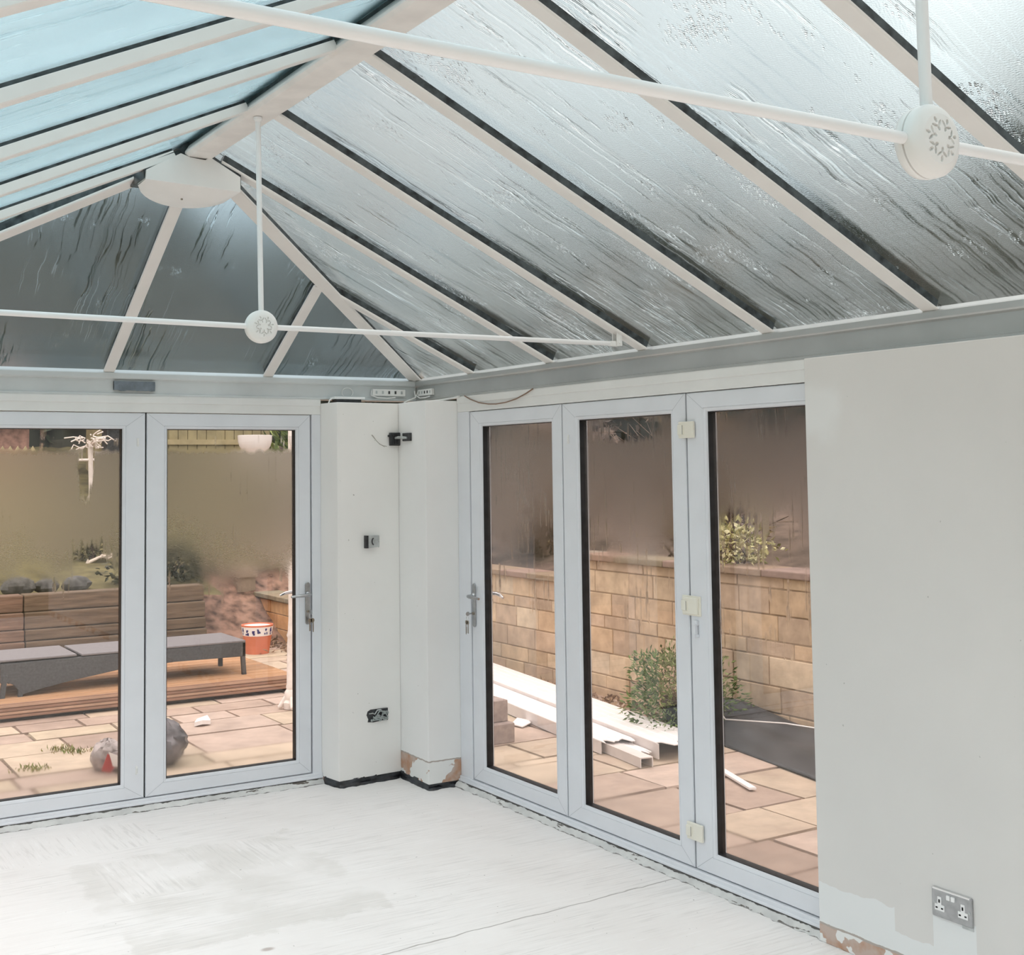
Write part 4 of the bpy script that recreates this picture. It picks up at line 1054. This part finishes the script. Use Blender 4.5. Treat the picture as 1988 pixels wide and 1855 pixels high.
tag(b.build('plastic_scrap', M['paper'], smooth=0), 'jagged white plastic scrap on the paving before the boards', 'scrap')
b = MB(); b.box(.62, 1.062, .62, .86, PAV + .165, PAV + .30 ); 
t1 = tag(MB().box(.60, 1.06, .66, .86, PAV + .135, .200).build('concrete_block', M['concrete'], smooth=0, bevel=.006), 'upper pinkish concrete block of the stack by the side door', 'block', 'concrete blocks outside the side door')
t1 = tag(MB().box(.58, 1.075, .60, .88, PAV, PAV + .133).build('concrete_block', M['concrete'], smooth=0, bevel=.006), 'lower pinkish concrete block of the stack by the side door', 'block', 'concrete blocks outside the side door')

# black sheet draped over a low heap by the wall
b = MB(); nx, ny = 24, 24; vs = []
A, Bq, Cq, Dq = Vector((2.16, -.20, 0)), Vector((1.97, -1.30, 0)), Vector((2.56, -1.6, 0)), Vector((2.565, .34, 0))
for j in range(ny + 1):
    for i in range(nx + 1):
        u, v = i / nx, j / ny
        p = A.lerp(Bq, v).lerp(Dq.lerp(Cq, v), u)
        z = PAV + .012 + .20 * (u ** .9) * (1 if v < .9 else (1 - v) * 10) * (.85 + .15 * math.sin(v * 9)) + .012 * math.sin(u * 14 + v * 5) * u
        vs.append((p.x, p.y, z))
b.add(vs, [(j * (nx + 1) + i, j * (nx + 1) + i + 1, (j + 1) * (nx + 1) + i + 1, (j + 1) * (nx + 1) + i) for j in range(ny) for i in range(nx)])
o = b.build('black_sheet', M['sheet'], smooth=60); s_ = o.modifiers.new('thick', 'SOLIDIFY'); s_.thickness = .006
tag(o, 'dark grey plastic sheet draped by the stone wall behind the leafy shrub', 'plastic sheet')
b = MB(); b.tube([(2.50, .22, .135), (2.30, -.15, .06), (2.36, -.65, .11), (2.40, -1.0, .12)], .005, 6)
tag(b.build('pale_cord', M['paper'], smooth=60), 'thin pale cord lying across the dark plastic sheet', 'cord')

# bin bag and red package outside the back doors
t = thing('bin_bag', (-1.16, 1.35, PAV), 'crumpled grey bin bag behind the post between the back doors', 'bin bag')
b = blob(MB(), (-1.17, 1.37, PAV + .125), (.185, .19, .16), 3, 40, 26, .16); rng = random.Random(6)
for v in b.v: v += Vector((rng.uniform(-1, 1), rng.uniform(-1, 1), rng.uniform(-1, 1))) * .009
b.build('bag_body', M['bag'], t, smooth=35)
t = thing('torn_package', (-1.46, 1.35, PAV), 'torn clear package with red and white print beside the bin bag', 'package')
b = blob(MB(), (-1.485, 1.38, PAV + .085), (.095, .11, .105), 8, 32, 20, .2); rng = random.Random(7)
for v in b.v: v += Vector((rng.uniform(-1, 1), rng.uniform(-1, 1), rng.uniform(-1, 1))) * .008
b.build('wrapper', simple('greyish_clear_wrap', (.50, .44, .42), .2, var=.2), t, smooth=60)
MB().prism([(-1.555, 1.255, -.055), (-1.52, 1.240, .05), (-1.495, 1.235, .03), (-1.475, 1.245, -.04), (-1.50, 1.25, -.07)], (0, .006, 0)).build('red_panel', M['red'], t, smooth=0)
MB().prism([(-1.515, 1.232, .06), (-1.455, 1.225, .03), (-1.46, 1.228, -.035), (-1.49, 1.230, -.03)], (0, .006, 0)).build('white_panel', M['paper'], t, smooth=0)
b = MB(); b.prism([(-.60, 2.33, PAV + .005), (-.55, 2.30, PAV + .02), (-.48, 2.32, PAV + .01), (-.47, 2.42, PAV + .03), (-.55, 2.42, PAV + .012)], (0, 0, .03))
tag(b.build('stone_chip', M['paper'], smooth=0), 'pale broken chunk lying on the paving before the deck', 'rubble')

# weeds in the joints
b = MB(); rng = random.Random(15)
for (x, y) in [(-1.62, 2.12), (-1.58, 2.02), (-1.52, 1.94), (-1.92, 1.66), (-1.88, 1.6), (-.98, 1.86), (-1.05, 1.83), (-1.12, 1.80)]:
    for k in range(40):
        b.cur = (.30 * rng.uniform(.8, 1.2), .30 * rng.uniform(.8, 1.2), .10)
        b.leaf((x + rng.gauss(0, .04), y + rng.gauss(0, .03), PAV), (rng.uniform(-.8, .8), rng.uniform(-.8, .8), 1), rng.uniform(.02, .05), .008, rng)
tag(b.build('weeds', M['leafy'], smooth=0, recalc=False), 'green weeds in the patio joints', 'weeds', kind='stuff')
b = MB(); rng = random.Random(16)
for k in range(420):
    y = rng.uniform(.3, 3.6); x = 2.56 - abs(rng.gauss(0, .10)); b.cur = rng.choice([(.30, .20, .13), (.42, .30, .2), (.2, .13, .09)])
    b.leaf((x, y, PAV + rng.uniform(.0, .02)), (rng.uniform(-1, 1), rng.uniform(-1, 1), rng.uniform(-.1, .5)), rng.uniform(.03, .07), .03, rng)
for k in range(300):
    y = rng.uniform(4.6, 6.3); x = 1.62 - abs(rng.gauss(0, .16)); b.cur = rng.choice([(.30, .20, .13), (.42, .30, .2), (.16, .11, .08)])
    b.leaf((x, y, PAV + rng.uniform(.0, .03)), (rng.uniform(-1, 1), rng.uniform(-1, 1), rng.uniform(-.1, .5)), rng.uniform(.04, .10), .025, rng)
tag(b.build('fallen_leaves', M['leafy'], smooth=0, recalc=False), 'brown fallen leaves and twigs along the foot of the stone walls', 'leaves', kind='stuff')

# shrubs
def shrub(name, c, rad, nleaf, size, tones, label, cat, seed, stems=8, base=None, group=None, width=.5, pot=None):
    rng = random.Random(seed); base = Vector(base or (c[0], c[1], c[2] - rad[2])); t = thing(name, base, label, cat, group)
    if pot: MB().lathe([(0, 0), (pot * .75, 0), (pot, .22), (pot * 1.05, .24), (pot * .9, .24), (pot * .8, .2), (0, .2)], base, (0, 0, 1), 24).build('pot', M['black_part'], t, smooth=40)
    b = MB()
    for k in range(stems):
        q = Vector((rng.uniform(-.7, .7) * rad[0], rng.uniform(-.7, .7) * rad[1], rng.uniform(.0, .7) * rad[2])); e_ = Vector(c) + q
        mid = base.lerp(e_, .5) + Vector((rng.uniform(-.05, .05), rng.uniform(-.05, .05), .04))
        b.tube([base + Vector((rng.uniform(-.03, .03), rng.uniform(-.03, .03), 0)), mid, e_], [.009, .006, .003], 5)
    b.build('stems', M['twig'], t, smooth=60)
    b = MB(); per = nleaf // len(tones)
    for tn in tones:
        b.cur = tn; b.cloud(c, rad, per, size, rng, width=width)
    o = b.build('foliage', M['leafy'], t, smooth=0, recalc=False)
    return t
shrub('leafy_shrub', (2.16, .14, .22), (.38, .38, .33), 3200, .045, [(.13, .20, .06), (.16, .23, .08), (.24, .29, .12), (.08, .12, .04)], 'feathery green shrub in a dark pot before the stone wall', 'shrub', 31, 10, base=(2.22, .22, PAV), pot=.13, width=.35)
shrub('variegated_shrub', (2.80, .30, 1.19), (.26, .36, .19), 800, .055, [(.62, .58, .32), (.50, .46, .22), (.25, .25, .10), (.70, .66, .42)], 'cream and green variegated shrub spilling over the stone wall coping', 'shrub', 32, 8, base=(2.86, .3, .95), width=.55)
shrub('low_dark_shrub', (.55, 6.75, .80), (.55, .30, .26), 900, .09, [(.06, .065, .035), (.09, .09, .05), (.04, .045, .03)], 'low dark shrub on the bank above the end of the sleepers', 'shrub', 33, 7, base=(.55, 6.75, .55), width=.45)
rng = random.Random(40)
def twigs(c, w, h, n, label, seed):
    rng = random.Random(seed); t = thing('bare_bush', c, label, 'bush', 'bare brown bushes on the bank')
    b = MB()
    for k in range(n):
        p = Vector(c) + Vector((rng.uniform(-w, w) * .4, rng.uniform(-w, w) * .5, 0)); pts = [p]
        d = Vector((rng.uniform(-.6, .4), rng.uniform(-.6, .6), 1)).normalized()
        for j in range(4):
            d = (d + Vector((rng.uniform(-.4, .4), rng.uniform(-.4, .4), rng.uniform(-.35, .1)))).normalized(); pts.append(pts[-1] + d * h / 3.5 * rng.uniform(.7, 1.2))
        b.tube(pts, [.012, .009, .006, .004, .002], 4)
    b.build('twigs', M['twig'], t, smooth=60)
    b = MB()
    for tn in ((.23, .15, .10), (.33, .25, .13), (.17, .12, .09)):
        b.cur = tn; b.cloud(Vector(c) + Vector((0, 0, h * .5)), (w * .8, w * .9, h * .55), n * 4, .10, rng, width=.3)
    b.build('dead_leaves', M['leafy'], t, smooth=0, recalc=False)
k = 0
for (x, y, w, h, lab) in ((3.6, -3.4, .5, 1.4, 'bare brown bush above the wall behind the half hidden door leaf'), (3.75, -1.0, .5, 1.5, 'bare brown bush behind the variegated shrub'), (3.7, 1.5, .5, 1.4, 'bare brown bush above the wall behind the middle side door'),
                        (3.7, 4.0, .5, 1.3, 'bare brown bush above the step in the stone wall'), (3.7, 6.4, .5, 1.3, 'bare brown bush at the far end of the stone wall')):
    k += 1; twigs((x, y, .72 + (x - 2.84) * .22 + max(0, y - 6) * .1), w, h, 90, lab, 50 + k)

# white branches, pole, pickets, shed on the bank
t = thing('bleached_branch', (.2, 7.8, .78), 'bleached bare branch propped on the bank behind the sleepers', 'branch')
b = MB(); b.tube([(.31, 7.75, .50), (.20, 7.78, .58), (.05, 7.8, .68), (-.02, 7.8, .76), (.0, 7.8, .80)], [.035, .034, .030, .024, .016], 8); b.build('main_limb', M['branch'], t, smooth=60)
for pts in ([(.20, 7.78, .57), (.03, 7.75, .60), (-.10, 7.74, .605)], [(-.02, 7.8, .76), (.12, 7.8, .82), (.27, 7.8, .85)], [(.14, 7.8, .84), (.22, 7.82, .80), (.29, 7.8, .83)], [(.05, 7.8, .69), (.18, 7.82, .715), (.29, 7.82, .72)]):
    b = MB(); b.tube(pts, [.022, .018, .012], 8); b.build('side_limb', M['branch'], t, smooth=60)
t = thing('garden_pole', (.06, 8.0, .8), 'white pole with a crossbar and tangled top on the grassy bank', 'pole')
MB().tube([(.075, 8.0, .78), (.072, 8.0, 1.6), (.06, 8.0, 2.14)], [.026, .026, .030], 12).build('upright', M['lamp_white'], t, smooth=60)
MB().tube([(-.08, 8.0, 1.935), (.35, 8.0, 1.940)], .016, 10).build('crossbar', M['lamp_white'], t, smooth=60)
b = MB(); rng = random.Random(77)
for kk in range(34):
    a = rng.uniform(0, 6.28); r0 = rng.uniform(.02, .22); z0 = rng.uniform(2.06, 2.24)
    b.tube([(.06 + r0 * math.cos(a) * .5, 8 + r0 * math.sin(a) * .3, z0), (.06 + r0 * math.cos(a), 8 + r0 * math.sin(a), z0 + rng.uniform(-.03, .05)), (.06 + 1.3 * r0 * math.cos(a + .4), 8 + r0 * math.sin(a), z0 + rng.uniform(-.05, .06))], .008, 5)
b.build('scrollwork', M['lamp_white'], t, smooth=60)
shrub('olive_shrub', (.06, 7.93, .98), (.26, .08, .22), 500, .07, [(.15, .14, .06), (.11, .11, .05), (.19, .17, .08)], 'small olive shrub at the foot of the white garden pole', 'shrub', 36, 6, base=(.06, 7.93, .78))
t = thing('picket_fence', (-1.0, 9.5, 1.1), 'pale picket fence along the top of the lawn bank', 'fence')
MB().box(-3.5, -.15, 9.52, 9.55, 1.80, 1.88).build('rail', M['picket'], t, smooth=0)
for i in range(36):
    x = -3.45 + i * .09
    MB().prism([(x, 9.48, .95), (x + .055, 9.48, .95), (x + .055, 9.48, 2.08), (x + .027, 9.48, 2.13), (x, 9.48, 2.08)], (0, .025, 0)).build('picket', M['picket'], t, smooth=0)
t = thing('garden_shed', (2.4, 12.6, 1.4), 'pale board garden shed seen over the misted back door', 'shed')
b = MB()
for i in range(16): b.box(1.5 + i * .15, 1.5 + i * .15 + .14, 12.0, 12.04, .9, 3.0)
b.box(1.5, 3.9, 12.03, 14, .9, 3.0); b.build('boards', M['shed'], t, smooth=0)
MB().box(1.5, 3.9, 11.97, 12.01, 2.20, 2.28).build('ledge', M['picket'], t, smooth=0)
MB().prism([(1.3, 11.8, 3.0), (4.1, 11.8, 3.0), (2.7, 11.8, 3.6)], (0, 2.4, 0)).build('roof', M['bark'], t, smooth=0)
MB().box(1.2, 2.0, 11.6, 11.9, .9, 2.5).build('water_butt', M['black_part'], t, smooth=0, bevel=.03)
t = thing('brick_outhouse', (-2.2, 13.5, 1.6), 'pinkish brick outhouse above the picket fence', 'outhouse')
MB().box(-4.5, .40, 13, 16, 1.2, 2.62).build('brick_wall', M['brickred'], t, smooth=0)
MB().prism([(-4.7, 12.8, 2.58), (.55, 12.8, 2.58), (.55, 14.5, 3.3), (-4.7, 14.5, 3.3)], (0, 0, .08)).build('roof', M['brickred'], t, smooth=0)
shrub('spiky_plant', (3.05, 9.0, 1.85), (.36, .3, .50), 300, .34, [(.16, .22, .06), (.28, .34, .10), (.09, .13, .04)], 'green spiky plant on the bank seen between the lamp post bowls', 'plant', 35, 6, base=(3.05, 9.0, 1.0), width=.09)

# trees and hedges around the garden
def tree_proto(kind, seed):
    rng = random.Random(seed); t = thing('garden_tree', (0, 0, 0))
    MB().tube([(0, 0, -1.0), (.05, 0, 1.0), (0, .05, 2.2)], [.16, .13, .08], 8).build('trunk', M['bark'], t, origin=(0, 0, 0), smooth=60)
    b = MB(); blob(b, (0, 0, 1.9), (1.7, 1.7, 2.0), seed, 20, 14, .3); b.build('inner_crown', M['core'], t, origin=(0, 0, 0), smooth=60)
    b = MB(); cols = {'green': [(.055, .075, .04), (.085, .105, .055), (.13, .15, .085)], 'brown': [(.12, .09, .07), (.17, .13, .10), (.10, .085, .06)], 'olive': [(.15, .15, .06), (.20, .19, .08), (.11, .12, .055)]}[kind]
    for tn in cols: b.cur = tn; b.cloud((0, 0, 1.9), (1.95, 1.95, 2.25), 700, .28, rng, width=.6, shell=.8)
    b.build('crown', M['leafy'], t, origin=(0, 0, 0), smooth=0, recalc=False)
    return t
def gz(x, y): return (.72 + (x - 2.84) * .22 + max(0, y - 6) * .1) if x > 2.84 else .50 + (y - 6.16) * .17
def hedge(name, pts, top, wid, cols, label, seed, n):
    rng = random.Random(seed); t = thing(name, (*pts[0], gz(*pts[0])), label, 'hedge')
    P3 = [Vector((*p, 0)) for p in pts]; segs = []; L = 0
    for a, c in zip(P3, P3[1:]): segs.append((a, c, (c - a).length)); L += (c - a).length
    def at(d):
        for a, c, l in segs:
            if d <= l: return a.lerp(c, d / l), (c - a).normalized()
            d -= l
        return segs[-1][1], (segs[-1][1] - segs[-1][0]).normalized()
    ht = lambda d: top + .45 * math.sin(d * .7 + seed) + .3 * math.sin(d * 1.9 + 2 * seed) + .15 * math.sin(d * 4.3)
    core = MB(); m = int(L / .5); rows = []
    for i in range(m + 1):
        d = L * i / m; p, dr = at(d); s = Vector((dr.y, -dr.x, 0)); h = ht(d); g = gz(p.x, p.y) - .3
        rows.append([p + s * wid * k + Vector((0, 0, z)) for k, z in ((.5, g), (.52, g + (h - g) * .6), (.3, h - .15), (-.3, h - .15), (-.52, g + (h - g) * .6), (-.5, g))])
    core.loops([list(r) for r in rows]); core.add([*rows[0]], [(0, 1, 2, 3, 4, 5)]); core.add([*rows[-1]], [(0, 1, 2, 3, 4, 5)])
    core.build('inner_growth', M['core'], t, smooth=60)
    b = MB()
    for _ in range(n):
        b.cur = rng.choice(cols); d = rng.uniform(0, L); p, dr = at(d); s = Vector((dr.y, -dr.x, 0)); h = ht(d) - .15; g = gz(p.x, p.y)
        if rng.random() < .75: q = p + s * wid * .5 * rng.choice((1, 1, 1, -1)) * rng.uniform(.95, 1.25) + Vector((0, 0, g + (h - g) * rng.random() ** .8))
        else: q = p + s * wid * rng.uniform(-.4, .4) + Vector((0, 0, h + rng.uniform(-.1, .35)))
        b.leaf(q, (rng.uniform(-1, 1), rng.uniform(-1, 1), rng.uniform(-.3, 1)), rng.uniform(.18, .42), rng.uniform(.10, .2), rng)
    b.build('foliage', M['leafy'], t, smooth=0, recalc=False)
hedge('evergreen_hedge', [(-14, 18.5), (-4, 18.2), (8.0, 16.6)], 6.9, 1.8, [(.055, .075, .045), (.085, .105, .06), (.12, .14, .085), (.10, .10, .06)], 'tall dark evergreen hedge behind the bank, blurred through the back roof panes', 3, 7000)
hedge('mixed_hedge', [(8.9, 14.8), (10.4, 10.5), (11.4, 4.0), (11.6, -6.0)], 5.9, 1.6, [(.07, .095, .07), (.09, .115, .08), (.13, .13, .09), (.055, .07, .05)], 'tall mixed brown and green hedge beyond the stone wall', 5, 7000)
protos = {'brown': tree_proto('brown', 2)}
def place(kind, x, y, s_, label, first=[]):
    src = protos[kind]
    if kind not in first: o = src; first.append(kind)
    else:
        o = src.copy(); C.objects.link(o)
        for ch in [c for c in bpy.data.objects if c.parent == src]:
            d = ch.copy(); d.parent = o; C.objects.link(d)
    o.location = (x, y, gz(x, y) - .1); o.scale = (s_ * 1.1, s_ * 1.1, s_); o.rotation_euler = (0, 0, x * 1.7 + y)
    tag(o, label, 'tree', 'small trees on the bank')
place('brown', 7.4, -2.6, .60, 'small brown tree high behind the half hidden side door leaf')
place('brown', 7.3, 1.2, .62, 'small brown tree high behind the middle side door leaf')
place('brown', 7.0, 5.2, .60, 'small brown tree high behind the side door leaf next to the pier')
place('brown', 6.0, 10.8, .62, 'small brown tree in the garden corner between lawn and planted bank')
